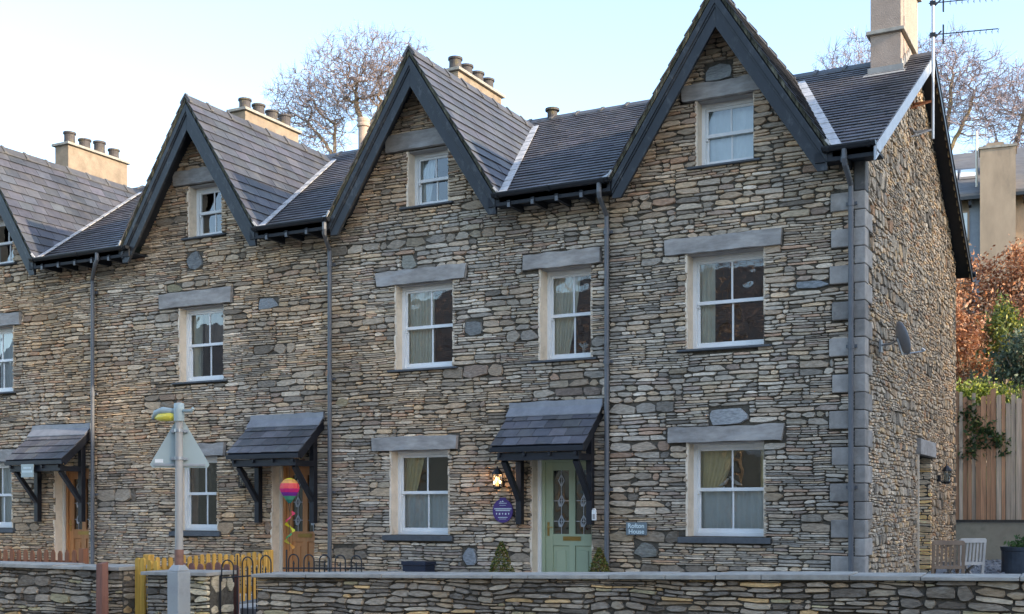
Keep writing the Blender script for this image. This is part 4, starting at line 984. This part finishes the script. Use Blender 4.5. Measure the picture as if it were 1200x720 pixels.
# yellow gate leaf in gap
t = thing('wooden_gate', (-10.7, -4.95, 0), 'mustard yellow wooden gate in the gap right of red brown post', 'gate')
for i, (x, w_, z1) in enumerate(((-10.765, .07, .80), (-10.685, .08, .80), (-10.57, .065, .77), (-10.47, .06, .77))):
    mb = MB(); picket(mb, (x, -4.72 - .05, 0), w_, .03, Vector((1, 0, 0)), Vector((0, -1, 0)), .16 if i > 1 else -.05, z1, mulc((.62, .36, .065), (1, 1.08, .95, 1.0)[i]), True); mb.build('board', 'fencew', t, bevel=.003)
mb = MB(); mb.box(-10.8, -10.44, -4.765, -4.72, .2, .27, 0, (.4, .28, .06)); mb.box(-10.8, -10.44, -4.765, -4.72, .6, .67, 0, (.4, .28, .06)); mb.build('rail', 'fencew', t)
# iron gate and hooped railings
def hoop(mb, x0, x1, y, zb, zt, r=.008):
    rr = (x1 - x0) / 2; pts = [(x0, y, zb), (x0, y, zt - rr)] + [(x0 + rr - rr * math.cos(a), y, zt - rr + rr * math.sin(a)) for a in [math.pi * i / 8 for i in range(1, 8)]] + [(x1, y, zt - rr), (x1, y, zb)]
    mb.tube(pts, r, 6)
t = thing('iron_gate', (-9.1, -4.85, 0), 'black iron gate with hooped tops in the gateway between walls', 'gate')
mb = MB(); mb.tube([(-9.42, -4.85, .59), (-8.72, -4.85, .65)], .009, 6); mb.tube([(-9.42, -4.85, .05), (-8.72, -4.85, .08)], .009, 6); mb.tube([(-9.42, -4.85, -.1), (-9.42, -4.85, .62)], .012, 6); mb.build('gate_frame', 'iron', t)
for i, (x, zt) in enumerate(((-9.30, .80), (-9.02, .84), (-8.76, .86))):
    mb = MB(); hoop(mb, x - .075 if i else x - .10, x + .075, -4.85, .05 if i else .55, zt); mb.build('hoop', 'iron', t)
for x in (-9.17, -9.02, -8.89, -8.76):
    mb = MB(); mb.tube([(x, -4.85, .05), (x, -4.85, .70 if x != -9.17 else .86)], .008, 6); mb.tube([(x, -4.85, .70), (x, -4.85, .74)], [.013, .002], 6); mb.build('bar', 'iron', t)
t = thing('iron_railing', (-8.3, -4.7, 0), 'black hooped iron railing behind the wall before the orange door', 'railing')
for i in range(5):
    x = -8.55 + i * .215; mb = MB(); hoop(mb, x - .07, x + .07, -4.62, .5, .87); mb.tube([(x, -4.62, .5), (x, -4.62, .78)], [.008, .008], 6); mb.tube([(x, -4.62, .76), (x, -4.62, .80)], [.013, .003], 6); mb.build('hoop', 'iron', t)
mb = MB(); mb.tube([(-8.7, -4.62, .71), (-7.58, -4.62, .735)], .009, 6); mb.tube([(-8.38 - .27, -4.62, .4), (-8.65, -4.62, .92)], .010, 6); mb.build('rail', 'iron', t)
sheet('step', -9.6, -7.6, -4.3, -3.3, .20, 'pave', .25)
mb = MB()
for i in range(7): mb.box(-9.5 + i * .16, -9.36 + i * .16, -4.6, -4.45, -.02, .08, 0, (.35, .10, .07))
mb.build('brick_edging', 'quoin', label='low red brick edging on the ground inside the iron gate', category='edging')
# lamp post with the back of a warning sign
LX, LY = -9.575, -5.35
t = thing('street_lamp', (LX, LY, -.4), 'short grey street lamp with yellow lens and concrete foot before the walls', 'street lamp')
mb = MB(); mb.box(LX - .085, LX + .08, LY - .1, LY + .1, -.4, .69); mb.hull8([(LX - .085, LY - .1, .69), (LX + .08, LY - .1, .69), (LX + .08, LY + .1, .69), (LX - .085, LY + .1, .69), (LX - .06, LY - .05, .76), (LX + .05, LY - .05, .76), (LX + .05, LY + .05, .76), (LX - .06, LY + .05, .76)])
mb.build('base', 'conc', t, bevel=.012)
mb = MB(); mb.tube([(LX, LY, .72), (LX, LY, 2.50)], [.046, .040], 16); mb.build('pole', 'polegrey', t, smooth=False)
mb = MB(); mb.tube([(LX, LY, .74), (LX, LY, .93)], .050, 16); mb.build('painted_band', 'redb', t)
mb = MB(); mb.lathe((LX, LY, 2.36), [(.055, 0), (.06, .12), (.055, .2), (0, .21)], 14); mb.tube([(LX, LY, 2.47), (LX + .18, LY, 2.47), (LX + .21, LY, 2.50)], .018, 8)
mb.tube([(LX - .04, LY, 2.47), (LX - .24, LY, 2.485), (LX - .34, LY, 2.46), (LX - .40, LY, 2.40)], [.03, .045, .04, .012], 12)
mb.build('lamp_head', 'signb', t, smooth=True)
mb = MB(); mb.tube([(LX - .045, LY, 2.425), (LX - .10, LY, 2.415), (LX - .28, LY, 2.415), (LX - .36, LY, 2.41)], [.02, .05, .048, .012], 12); mb.build('lamp_lens', 'lampy', t, smooth=True)
t = thing('road_sign', (LX, LY, 1.85), 'grey back of a triangular road sign clamped to the lamp post', 'road sign')
A = [(-.325, 1.88), (-.30, 1.845), (.30, 1.845), (.325, 1.88), (.018, 2.42), (-.018, 2.42)]
mb = MB(); mb.prism([(LX + x, LY + .09, z) for x, z in A], (0, .006, 0)); mb.build('plate', 'signb', t)
mb = MB()
for z in (1.93, 2.24): mb.tube([(LX, LY, z), (LX, LY, z + .035)], .051, 16); mb.box(LX - .09, LX + .09, LY + .05, LY + .085, z, z + .03)
mb.box(LX - .28, LX + .28, LY + .072, LY + .089, 1.865, 1.89); mb.build('clamps', 'steel', t)
mb = MB(); mb.box(LX - .27, LX - .18, LY + .086, LY + .0895, 1.90, 1.94); mb.build('sticker', 'white', t)
t.rotation_euler = (0, 0, R(38))
# ------------------------------------------------------------------ planting
def leafcloud(name, fn, N, size, cols, loc, label, cat, m='leaf', seed=0, aspect=.6, **kw):
    rs = np.random.RandomState(seed); P = fn(rs, N); N = len(P)
    d1 = rs.normal(size=(N, 3)); d1 /= np.linalg.norm(d1, axis=1)[:, None]; d2 = np.cross(d1, rs.normal(size=(N, 3))); d2 /= np.linalg.norm(d2, axis=1)[:, None]
    s = size * rs.uniform(.6, 1.4, size=(N, 1)); a = d1 * s; b = d2 * s * aspect
    mb = MB(); V = np.stack([P - a, P - b * .8 + a * .1, P + a, P + b * .8 + a * .1], 1).reshape(-1, 3)
    mb.v = [tuple(v) for v in V]; mb.f = [(4 * i, 4 * i + 1, 4 * i + 2, 4 * i + 3) for i in range(N)]; mb.m = [0] * N
    ci = rs.choice(len(cols), N, p=np.array([c[0] for c in cols]) / sum(c[0] for c in cols)); k = rs.uniform(.7, 1.3, N)
    mb.c = [tuple(np.array(cols[ci[i]][1]) * k[i]) for i in range(N)]
    return mb, V
def cone_shrub(x, y, z0, z1, r, label, seed):
    t = thing('topiary_shrub', (x, y, z0 - .35), label, 'shrub', 'topiary beside the green door')
    def fn(rs, N):
        h = rs.uniform(0, 1, N) ** 1.3; a = rs.uniform(0, 6.28, N); rr = r * (1 - h) ** .85 * (.75 + .35 * rs.rand(N)) + .01
        return np.stack([x + rr * np.cos(a), y + rr * np.sin(a), z0 + (z1 - z0) * h], 1)
    mb, _ = leafcloud('', fn, 1500, .020, [(5, (.13, .15, .03)), (3, (.26, .22, .04)), (3, (.06, .085, .02)), (2, (.2, .11, .03))], None, '', '', seed=seed)
    mb.build('foliage', 'leaf', t)
    p = MB(); p.lathe((x, y, z0 - .35), [(0, 0), (.11, 0), (.15, .28), (.17, .28), (.17, .33), (.14, .33), (.13, .3), (0, .3)], 20); p.build('pot', 'tub', t)
cone_shrub(-8.08, -.55, .42, .93, .19, 'conical green shrub left of green door', 1); cone_shrub(-6.6, -.5, .42, .86, .17, 'smaller conical green shrub right of the green door', 2)
t = thing('planter', (-9.63, -.28, .3), 'dark blue box planter below the middle ground window', 'planter')
mb = MB(); mb.box(-9.83, -9.43, -.42, -.14, .0, .60); mb.box(-9.845, -9.415, -.435, -.125, .555, .615); mb.build('box', 'blueb', t, bevel=.01)
# tub with a plant in side yard
t = thing('planting_tub', (-1.78, 5, .35), 'round dark blue grey tub planter by gravel at right edge', 'planter')
mb = MB(); mb.lathe((-1.76, 5.0, .33), [(0, 0), (.30, 0), (.31, .05), (.325, .06), (.325, .4), (.335, .41), (.345, .47), (.30, .47), (.29, .40), (0, .40)], 28); mb.build('tub', 'tub', t)
mb, _ = leafcloud('', lambda rs, N: np.stack([-1.7 + rs.normal(size=N) * .14, 5 + rs.normal(size=N) * .14, .78 + np.abs(rs.normal(size=N)) * .1], 1), 260, .04, [(1, (.06, .12, .03)), (1, (.1, .16, .05))], None, '', '', seed=4); mb.build('foliage', 'leaf', t)
# chairs
def slatchair(P0, ux, tilt, w_, h, m, label, seed, seat=False):
    """low folding slatted chair seen from behind; ux: direction across the back"""
    t = thing('folding_chair', P0, label, 'chair', 'folding garden chairs'); P0 = Vector(P0); ux = Vector(ux).normalized(); fw = Vector((ux.y, -ux.x, 0)) * -1
    def P(u, s, o=0): return P0 + ux * u + Vector((0, 0, h)) * s + fw * (-tilt * s) + fw * o
    for u in (-w_ / 2, w_ / 2):
        b = MB(); b.bar(P(u, 0), P(u * .96, 1), .045, .03, fw); b.build('back_post', m, t, bevel=.004)
    for s, hh in ((.97, .07), (.40, .05)):
        b = MB(); b.bar(P(-w_ / 2, s), P(w_ / 2, s), .03, hh); b.build('back_rail', m, t, bevel=.004)
    for i in range(6):
        u = -w_ / 2 + w_ * (i + 1) / 7; b = MB(); b.bar(P(u, .42), P(u * .97, .95), .034, .014, fw); b.build('slat', m, t)
    for i in range(6):
        o = .05 + i * .075; b = MB(); b.bar(P(-w_ / 2 + .02, .42, o) + Vector((0, 0, -.02 - i * .004)), P(w_ / 2 - .02, .42, o) + Vector((0, 0, -.02 - i * .004)), .06, .018); b.build('seat_slat', m, t)
    for u in (-w_ / 2 + .05, w_ / 2 - .05):
        b = MB(); b.bar(P(u, .40, .02), P(u, .38, .52), .03, .045); b.build('seat_rail', m, t)
        b = MB(); b.bar(P(u, .4, .5), P(u, 0, .1), .03, .035); b.build('leg', m, t)
        b = MB(); b.bar(P(u, .4, .12), P(u, 0, .5), .03, .035); b.build('leg', m, t)
    return t
slatchair((-2.66, 3.35, .27), (1, .25, 0), .12, .43, .64, 'teak', 'brown teak folding chair seen from behind against the side wall', 1)
slatchair((-2.45, 4.1, .31), (.9, .75, 0), .10, .42, .62, 'teakg', 'bleached pale folding chair standing behind the brown one', 2)
# fence on retaining wall
d = Vector((1, .16, 0)).normalized(); nf = Vector((d.y, -d.x, 0)); O = Vector((-3.7, 8.75, 0))
t = thing('retaining_wall', (0, 9.2, .3), 'low mossy concrete retaining wall beneath the tall board fence', 'wall')
mb = MB(); mb.hull8([O + nf * .1, O + d * 14 + nf * .1, O + d * 14 - nf * .5, O - nf * .5] + [q + Vector((0, 0, 1.14)) for q in (O + nf * .1, O + d * 14 + nf * .1, O + d * 14 - nf * .5, O - nf * .5)]); mb.build('wall', 'concg', t)
t = thing('board_fence', (0, 9.0, 1.15), 'tall weathered vertical board fence above the retaining wall', 'fence')
rg = random.Random(12); u = 0; k = 0
while k < 100:
    wd = rg.uniform(.06, .095); off = .0 if k % 2 else .022; zt = 3.64 + rg.uniform(-.12, .04) - (.16 if k % 2 == 0 and rg.random() < .5 else 0); kk = rg.uniform(.75, 1.25); g_ = rg.random()
    col = (.52 * kk, .27 * kk, .145 * kk) if g_ < .6 else (.56 * kk, .42 * kk, .30 * kk)
    F = (O, d, Vector((0, 0, 1)), nf); mb = MB(); c1, c2 = rg.uniform(.0, .03), rg.uniform(0, .03)
    P = lambda u_, v, n: F[0] + F[1] * u_ + F[2] * v + F[3] * n
    mb.prism([P(u, 1.2, off), P(u + wd, 1.2, off), P(u + wd, zt - c1, off), P(u + wd * .7, zt, off), P(u + wd * .3, zt, off), P(u, zt - c2, off)], nf * .018, 0, col)
    mb.build('board', 'fencew', t); u += wd + rg.uniform(.003, .010); k += 1
for z in (1.5, 2.4, 3.3):
    mb = MB(); F = (O, d, Vector((0, 0, 1)), nf); mb.fbox(F, 0, 9.3, z, z + .09, -.05, -.002, 0, (.15, .1, .06)); mb.build('rail', 'fencew', t)
mb = MB(); mb.fbox(F, 0, 9.3, 1.145, 1.2, -.05, .12, 0, (.06, .05, .04)); mb.build('base_board', 'fencew', t)
def spray(name, pts, N, size, cols, label, cat, spread, seed):
    P0 = [Vector(p) for p in pts]
    def fn(rs, N):
        i = rs.randint(0, len(P0), N); base = np.array([tuple(P0[k]) for k in i]); return base + rs.normal(size=(N, 3)) * np.array(spread)
    mb, _ = leafcloud('', fn, N, size, cols, None, '', '', seed=seed)
    for a, b in zip(P0, P0[1:]):
        if (a - b).length < 1.2: mb.tube([a, b], .006, 5, 0, (.1, .07, .04))
    return mb.build(name, 'leaf', label=label, category=cat)
GR = [(4, (.05, .09, .03)), (3, (.09, .14, .04)), (1, (.2, .2, .05))]
fp = lambda u, z, o=.08: tuple(O + d * u + nf * o + Vector((0, 0, z)))
spray('ivy', [fp(.65, 3.25), fp(.75, 3.05), fp(.8, 2.9), fp(1.0, 2.85), fp(1.15, 2.75), fp(.8, 2.65), fp(1.2, 2.65), fp(.65, 2.5)], 520, .05, GR, 'dark green ivy clinging to the fence beside the house corner', 'ivy', (.09, .04, .10), 1)
spray('ivy', [fp(2.2, 1.9), fp(2.05, 1.8), fp(1.95, 1.7), fp(1.75, 1.65), fp(2.25, 2.1)], 110, .04, GR, 'thin ivy sprig low on the middle of board fence', 'ivy', (.05, .03, .06), 2)
spray('ivy', [fp(2.6, 3.05), fp(2.75, 2.95), fp(2.7, 3.2)], 150, .045, GR, 'ivy tuft high on the fence at right picture edge', 'ivy', (.07, .03, .08), 3)
mb = MB(); mb.tube([tuple(O + d * 2.0 - nf * .25 + Vector((0, 0, 3.52))), tuple(O + d * 3.3 - nf * .25 + Vector((0, 0, 3.54)))], .07, 14); mb.build('plastic_tube', 'pinkt', label='magenta plastic tube showing between tops of board fence', category='tube')
# hillside shrubs
def bush(name, c, r, N, size, cols, label, seed, stems=14, stemc=(.22, .17, .12), flat=1.0):
    c = Vector(c); gz = hgt(c.x, c.y)
    t = thing(name, (c.x, c.y, gz), label, 'shrub'); rs = np.random.RandomState(seed)
    cl = rs.normal(size=(60, 3)); cl /= np.linalg.norm(cl, axis=1)[:, None]; cl *= rs.uniform(.35, 1, size=(60, 1)); cl *= np.array(r)
    def fn(rs, N):
        i = rs.randint(0, 60, N); return np.array(c) + cl[i] + rs.normal(size=(N, 3)) * np.array(r) * .14
    mb, _ = leafcloud('', fn, N, size, cols, None, '', '', seed=seed); mb.build('foliage', 'leaf', t)
    rg = random.Random(seed); mb = MB()
    for i in range(stems):
        b = Vector((c.x + rg.uniform(-.4, .4) * r[0], c.y + rg.uniform(-.4, .4) * r[1], gz)); e = c + Vector(cl[i % 60]) * .95
        m_ = (b + e) / 2 + Vector((rg.uniform(-.2, .2), rg.uniform(-.2, .2), 0)); mb.tube([b, m_, e + Vector((0, 0, rg.uniform(0, .4)))], [.035, .022, .006], 5, 0, stemc)
    mb.build('stems', 'twig', t)
COP = [(5, (.38, .155, .065)), (4, (.50, .24, .115)), (3, (.22, .085, .04)), (3, (.58, .36, .21))]
OLV = [(4, (.10, .14, .03)), (3, (.18, .21, .045)), (2, (.05, .08, .02)), (2, (.38, .36, .05))]
DKG = [(4, (.055, .085, .055)), (3, (.09, .13, .08)), (2, (.15, .18, .11)), (1, (.3, .2, .1))]
YLG = [(4, (.32, .34, .04)), (3, (.16, .22, .03)), (2, (.07, .10, .02))]
bush('beech_shrub', (-4.6, 18.3, 7.0), (1.5, .9, 1.2), 6500, .055, COP, 'copper leaved shrub at the hedge top left of the rendered stack', 1)
bush('beech_shrub', (-2.6, 18.6, 7.1), (1.4, .9, 1.25), 6500, .055, COP, 'copper leaved shrub at the hedge top right below rendered chimney', 2)
bush('beech_shrub', (-.6, 18.8, 7.2), (1.4, .9, 1.25), 4500, .055, COP, 'copper leaved shrub of the hedge beyond right picture edge', 7)
bush('beech_shrub', (-3.95, 13.9, 5.2), (.75, .7, 1.05), 5000, .05, COP, 'rusty brown shrub low against the house corner on the bank', 3)
bush('beech_shrub', (-2.5, 16.4, 6.0), (1.3, .7, 1.0), 4500, .05, COP, 'copper brown shrub midway up bank behind the fence', 8)
bush('green_shrub', (-3.05, 14.6, 5.5), (.6, .7, .8), 3000, .05, OLV, 'olive green shrub amid the copper shrubs on the bank', 4)
bush('green_shrub', (-2.35, 13.2, 4.6), (.8, .7, .75), 4200, .055, DKG, 'dark glossy green shrub on bank above fence right end', 5)
bush('green_shrub', (-3.5, 11.9, 3.75), (1.3, .6, .5), 3600, .045, YLG, 'yellow green leafy shrub just above the board fence tops', 6)
bush('green_shrub', (-1.4, 12.2, 3.9), (1.0, .6, .6), 2500, .045, YLG, 'yellow green shrub above fence past the right picture edge', 9)
# ------------------------------------------------------------------ bare trees
def crowntree(name, base, label, seed, limbs, blobs, r0=.014, bark=(.24, .18, .12), twc=(.22, .17, .165)):
    """limbs: polylines of the trunk and main boughs; blobs: (centre, radii, count) filled with twigs that each join the nearest wood"""
    rs = np.random.RandomState(seed); t = thing(name, base, label, 'tree', 'unseen trees added for window reflections' if name == 'reflection_tree' else 'bare trees on the hill behind')
    pos = []; par = []
    for k, pl in enumerate(limbs):
        last = -1
        if k: last = int(np.argmin(np.linalg.norm(np.array(pos) - np.array(pl[0]), axis=1)))
        for a, b in zip(pl, pl[1:]):
            a = np.array(a, float); b = np.array(b, float); n = max(2, int(np.linalg.norm(b - a) / .25))
            for i in range(n + 1):
                if i == 0 and last >= 0 and len(pos) and last == len(pos) - 1: continue
                jit = rs.normal(size=3) * .025 * (0 < i < n)
                pos.append(a + (b - a) * i / n + jit); par.append(last); last = len(pos) - 1
    att = []
    for c, r, n in blobs:
        q = rs.normal(size=(n, 3)); q /= np.linalg.norm(q, axis=1)[:, None]; q *= (rs.uniform(0, 1, n) ** .42)[:, None]
        lump = 1 + .10 * np.sin(q[:, :1] * 9 + seed) * np.cos(q[:, 2:] * 7); att.append(np.array(c) + q * lump * np.array(r))
    att = np.concatenate(att); root = np.array(limbs[0][-1]); dist = np.linalg.norm(att - root, axis=1); att = att[np.argsort(dist + rs.uniform(0, .5, len(att)))]
    P = np.zeros((len(pos) + len(att) * 4, 3)); n = len(pos); P[:n] = pos; D = np.zeros(len(P)); 
    for i in range(n): D[i] = 0 if par[i] < 0 else D[par[i]] + np.linalg.norm(P[i] - P[par[i]])
    z0 = min(l[-1][2] for l in limbs) - 1.0
    for a in att:
        d_ = np.linalg.norm(P[:n] - a, axis=1) + .10 * D[:n] + (P[:n, 2] > a[2] + .15) * .5 + (P[:n, 2] < z0) * 3; k = int(np.argmin(d_)); L = np.linalg.norm(P[k] - a)
        if L < .06: continue
        m_ = 1 if L < .3 else (2 if L < .8 else 4)
        pk = P[k].copy(); last = k; bend = np.array([0, 0, -.10 * L]) + rs.normal(size=3) * .06 * L
        for q in range(1, m_ + 1):
            if n >= len(P): break
            f = q / m_; P[n] = pk + (a - pk) * f + bend * math.sin(math.pi * f); par.append(last); D[n] = D[last] + L / m_; last = n; n += 1
    par = np.array(par[:n]); cnt = np.zeros(n); ch = np.zeros(n, int)
    for i in range(n - 1, 0, -1):
        if ch[i] == 0: cnt[i] += 1
        if par[i] >= 0: cnt[par[i]] += cnt[i]; ch[par[i]] += 1
    R_ = r0 * .62 * np.maximum(cnt, 1) ** .42
    wood = MB(); tw = MB()
    for i in range(n):
        if par[i] < 0: continue
        p = par[i]; ra = min(R_[p], R_[i] * 1.5); k = min(1, R_[i] / .07); c = tuple(twc[j] * (1 - k) + bark[j] * k for j in range(3)); v = rs.uniform(.8, 1.2); c = mulc(c, v)
        if R_[i] > .035: wood.tube([P[p], P[i]], [ra, R_[i]], 6, 0, c, cap=False)
        else: tw.tube([P[p], P[i]], [ra, R_[i]], 3, 0, c, cap=False)
        if ch[i] == 0:
            d0 = P[i] - P[p]; d0 = d0 / (np.linalg.norm(d0) + 1e-6)
            for q in range(5):
                dd = d0 + rs.normal(size=3) * .6 + np.array([0, 0, .25]); dd /= np.linalg.norm(dd); st = P[i] if q == 0 else P[i] + (P[p] - P[i]) * rs.rand()
                tw.tube([st, st + dd * rs.uniform(.25, .65)], [r0 * .6, r0 * .4], 3, 0, mulc(twc, rs.uniform(.8, 1.25)), cap=False)
    wood.build('trunk', 'twig', t); tw.build('crown', 'twig', t)
crowntree('bare_tree', (-34.5, 33, 10), 'spreading bare beech tree rising behind roofs between two chimneys', 4,
    [[(-33.8, 33, 10), (-33.75, 33, 19.6), (-34.3, 33, 21.4)], [(-33.75, 33, 19.6), (-33.0, 33.3, 21.3)], [(-34.0, 33, 14), (-35.3, 33, 18.0), (-36.1, 33, 19.6), (-37.4, 33, 21.0)], [(-35.6, 33, 18.6), (-35.7, 33.2, 20.8)], [(-34.2, 33, 15), (-34.55, 33, 18.4), (-35.2, 32.8, 19.6)]],
    [((-34.5, 33, 22.5), (2.6, 2.3, 2.35), 1300), ((-37.3, 33, 21.6), (2.3, 2.0, 1.9), 950), ((-32.2, 33, 22.5), (1.9, 1.8, 2.0), 650), ((-36.4, 33, 19.8), (1.6, 1.3, .8), 160)])
crowntree('bare_tree', (-11.6, 40, 10), 'bare tree behind the roof left of the tall end chimney', 21, [[(-11.6, 40, 10), (-11.5, 40, 19.0), (-11.8, 40, 20.4)], [(-11.6, 40, 17), (-12.6, 40, 19.8)]], [((-11.7, 40, 20.9), (2.1, 1.8, 2.0), 800), ((-9.3, 40, 20.6), (1.5, 1.5, 1.7), 350)], bark=(.22, .18, .15), twc=(.25, .21, .23))
crowntree('bare_tree', (-7.9, 40, 10), 'bare tree directly behind the aerial mast on hilltop', 31, [[(-8.0, 40, 10), (-7.9, 40, 17.6), (-7.6, 40, 20.4)], [(-8.0, 40, 16.6), (-7.0, 40, 18.6), (-6.6, 40, 19.8)], [(-8.0, 40, 16.4), (-8.6, 40, 18.6)]], [((-7.8, 40, 20.0), (1.4, 1.5, 2.3), 650), ((-6.3, 40, 19.2), (1.7, 1.5, 1.9), 550)], bark=(.30, .22, .12), twc=(.27, .22, .24))
crowntree('bare_tree', (-4.8, 42, 10), 'bare tree at the right picture edge above the hillside house', 41, [[(-5.6, 42, 10), (-5.4, 42, 17.0), (-4.8, 42, 19.4)], [(-5.5, 42, 15.5), (-4.2, 42, 18.0), (-3.4, 42, 19.6)], [(-5.5, 42, 15.5), (-6.2, 42, 18.6)]], [((-5.0, 42, 19.3), (1.8, 1.5, 1.9), 650), ((-3.2, 42, 19.0), (1.9, 1.5, 2.3), 650), ((-5.4, 42, 17.2), (1.9, 1.2, .9), 200)], bark=(.28, .21, .13), twc=(.27, .22, .24))
# tall chimney pot seen beside the tree: stack of a house further back
mb = MB(); mb.lathe((-20.59, 14, 6), [(.16, 0), (.155, 6.72), (.195, 6.75), (.195, 6.82), (.17, 6.85), (.19, 6.9), (.19, 6.96), (.15, 7.0), (.13, 7.0)], 20); mb.build('chimney_stack', 'pinkr', label='round buff chimney stack rising behind the middle gable', category='chimney')
# ------------------------------------------------------------------ house on the hillside
t = thing('hillside_house', (-4, 26, 7.5), 'buff rendered house with broad chimney breast on hillside at the right', 'house')
RT = Matrix.Rotation(R(6), 3, 'Z')
def hb(mb, x0, x1, y0, y1, z0, z1, m=0):
    pts = [(x0, y0, z0), (x1, y0, z0), (x1, y1, z0), (x0, y1, z0), (x0, y0, z1), (x1, y0, z1), (x1, y1, z1), (x0, y1, z1)]
    mb.hull8([RT @ (Vector(p) - Vector((-4.5, 24, 0))) + Vector((-4.5, 24, 0)) for p in pts], m)
rp = lambda x, y, z: RT @ (Vector((x, y, z)) - Vector((-4.5, 24, 0))) + Vector((-4.5, 24, 0))
mb = MB(); hb(mb, -13, 4, 24, 31, 6.5, 10.95, 0); hb(mb, -4.93, -4.62, 23.97, 24, 6.5, 10.95, 1); mb.build('wall', ['nbr2', 'breast_shadow'], t)  # blue-grey strip paints the chimney breast's shadow on the wall
mb = MB(); mb.prism([rp(-13.3, 23.6, 10.95), rp(4.3, 23.6, 10.95), rp(4.3, 27.6, 13.3), rp(-13.3, 27.6, 13.3)], (0, 0, .12)); mb.prism([rp(-13.3, 31.4, 10.95), rp(4.3, 31.4, 10.95), rp(4.3, 27.6, 13.3), rp(-13.3, 27.6, 13.3)], (0, 0, .12)); mb.build('roof', 'nslate', t)
mb = MB(); hb(mb, -4.62, -3.62, 23.5, 24.4, 6.5, 12.35); hb(mb, -4.66, -3.58, 23.46, 24.44, 12.35, 12.42, 1); mb.build('chimney_breast', ['nbr2', 'cap'], t)
mb = MB(); hb(mb, -4.45, -3.95, 25.2, 25.8, 11, 13.0); mb.build('chimney', 'nbr2', t)
for (x0, x1) in ((-5.75, -5.3), (-5.25, -4.7)):
    mb = MB(); s = (13.3 - 10.95) / 4.0; y0, y1 = 24.9, 25.65
    q = [rp(x0, y0, 11.09 + (y0 - 23.6) * s), rp(x1, y0, 11.09 + (y0 - 23.6) * s), rp(x1, y1, 11.09 + (y1 - 23.6) * s), rp(x0, y1, 11.09 + (y1 - 23.6) * s)]
    mb.prism(q, (0, 0, .07)); sk = mb.build('skylight', 'head', t); g = MB(); c = sum((Vector(v) for v in q), Vector()) / 4; g.poly([c + (Vector(v) - c) * .88 + Vector((0, 0, .075)) for v in q]); g.build('glass', 'skyglass' if 'skyglass' in M else 'net', sk)  # opaque pale pane stands in for the sky's reflection
mb = MB(); hb(mb, -5.42, -4.93, 23.93, 24.0, 9.72, 10.62); f = mb.build('window', 'teak', t); g = MB(); g.poly([rp(-5.36, 23.92, 9.78), rp(-4.99, 23.92, 9.78), rp(-4.99, 23.92, 10.56), rp(-5.36, 23.92, 10.56)]); g.build('glass', 'net', f)
mb = MB(); hb(mb, -13, 4, 23.55, 23.65, 10.88, 10.98); mb.build('gutter', 'gutter', t)
for x in (-5.9, -5.3, -4.95, -3.4, -2.8, -2.2):
    mb = MB(); hb(mb, x, x + .08, 23.62, 24, 10.72, 10.86); mb.build('rafter_end', 'deck', t)
mb = MB(); mb.tube([rp(-4.72, 23.8, 11.3), rp(-4.72, 23.8, 13.0)], .035, 8); mb.build('vent_pipe', 'cream', t)
# ------------------------------------------------------------------ unseen houses and trees shaped to shade, bounce light and show in the glass
t = thing('opposite_terrace', (-12, -31, -.5), 'unseen terrace across the road, rendered pale to bounce light', 'house')
mb = MB(); mb.box(-60, 40, -38, -30, -.5, 7.0); mb.build('wall', 'nbr', t)  # unseen walls kept pale to bounce fill onto the house fronts
mb = MB(); mb.prism([(-60, -29.5, 6.9), (40, -29.5, 6.9), (40, -34, 11.6), (-60, -34, 11.6)], (0, 0, .1)); mb.prism([(-60, -38.5, 6.9), (40, -38.5, 6.9), (40, -34, 11.6), (-60, -34, 11.6)], (0, 0, .1)); mb.build('roof', 'nslate', t)
for i in range(12):
    mb = MB(); x = -50 + i * 6; mb.box(x, x + 1.2, -30.05, -29.98, 3.5, 5); mb.build('window', 'white', t)
t = thing('shade_house', (24, -2, 0), 'unseen pale house beyond the yard, shaped to shade the side gable', 'house')
mb = MB(); mb.box(20, 28, -14, 7.2, -.5, 14.0); mb.box(20, 26, 7.2, 13, -.5, 7.6); mb.build('wall', 'nbr', t)  # unseen blocks sized to cast shade on the gable, yard and fence
mb = MB()
for q in ([(19.7, -14.3, 14.0), (19.7, 7.3, 14.0), (24, 7.3, 18.2), (24, -10, 18.2)], [(28.3, -14.3, 14.0), (28.3, 7.3, 14.0), (24, 7.3, 18.2), (24, -10, 18.2)], [(19.7, -14.3, 14.0), (28.3, -14.3, 14.0), (24, -10, 18.2)],
          [(19.7, 7.2, 9.6), (19.7, 13.3, 9.6), (23, 13.3, 11.8), (23, 7.2, 11.8)], [(26.3, 7.2, 9.6), (26.3, 13.3, 9.6), (23, 13.3, 11.8), (23, 7.2, 11.8)]): mb.prism(q, (0, 0, .1))
mb.prism([(19.8, 7.2, 14.0), (28.2, 7.2, 14.0), (24, 7.2, 18.0)], (0, -.2, 0)); mb.build('roof', 'nslate', t)

for k, x in enumerate((-13.8, -20.5, -27.5)):  # unseen trees added so bare branches show in the window reflections
    crowntree('reflection_tree', (x, -27, -.5), ('unseen bare tree opposite the end house, added for window reflections', 'unseen bare tree opposite the green door house, added for window reflections', 'unseen bare tree opposite the orange door house, added for window reflections')[k], 60 + k,
        [[(x, -27, -.5), (x + .2, -27, 3.4), (x - .3, -27.2, 6.5), (x + .2, -27, 9)], [(x + .2, -27, 3.4), (x + 1.6, -26.8, 6.0), (x + 2.2, -27, 8.2)], [(x + .1, -27, 4.2), (x - 1.5, -27.1, 6.6), (x - 2.0, -27, 8.5)]],
        [((x, -27, 8.2), (3.2, 2.4, 3.8), 520)], r0=.02)
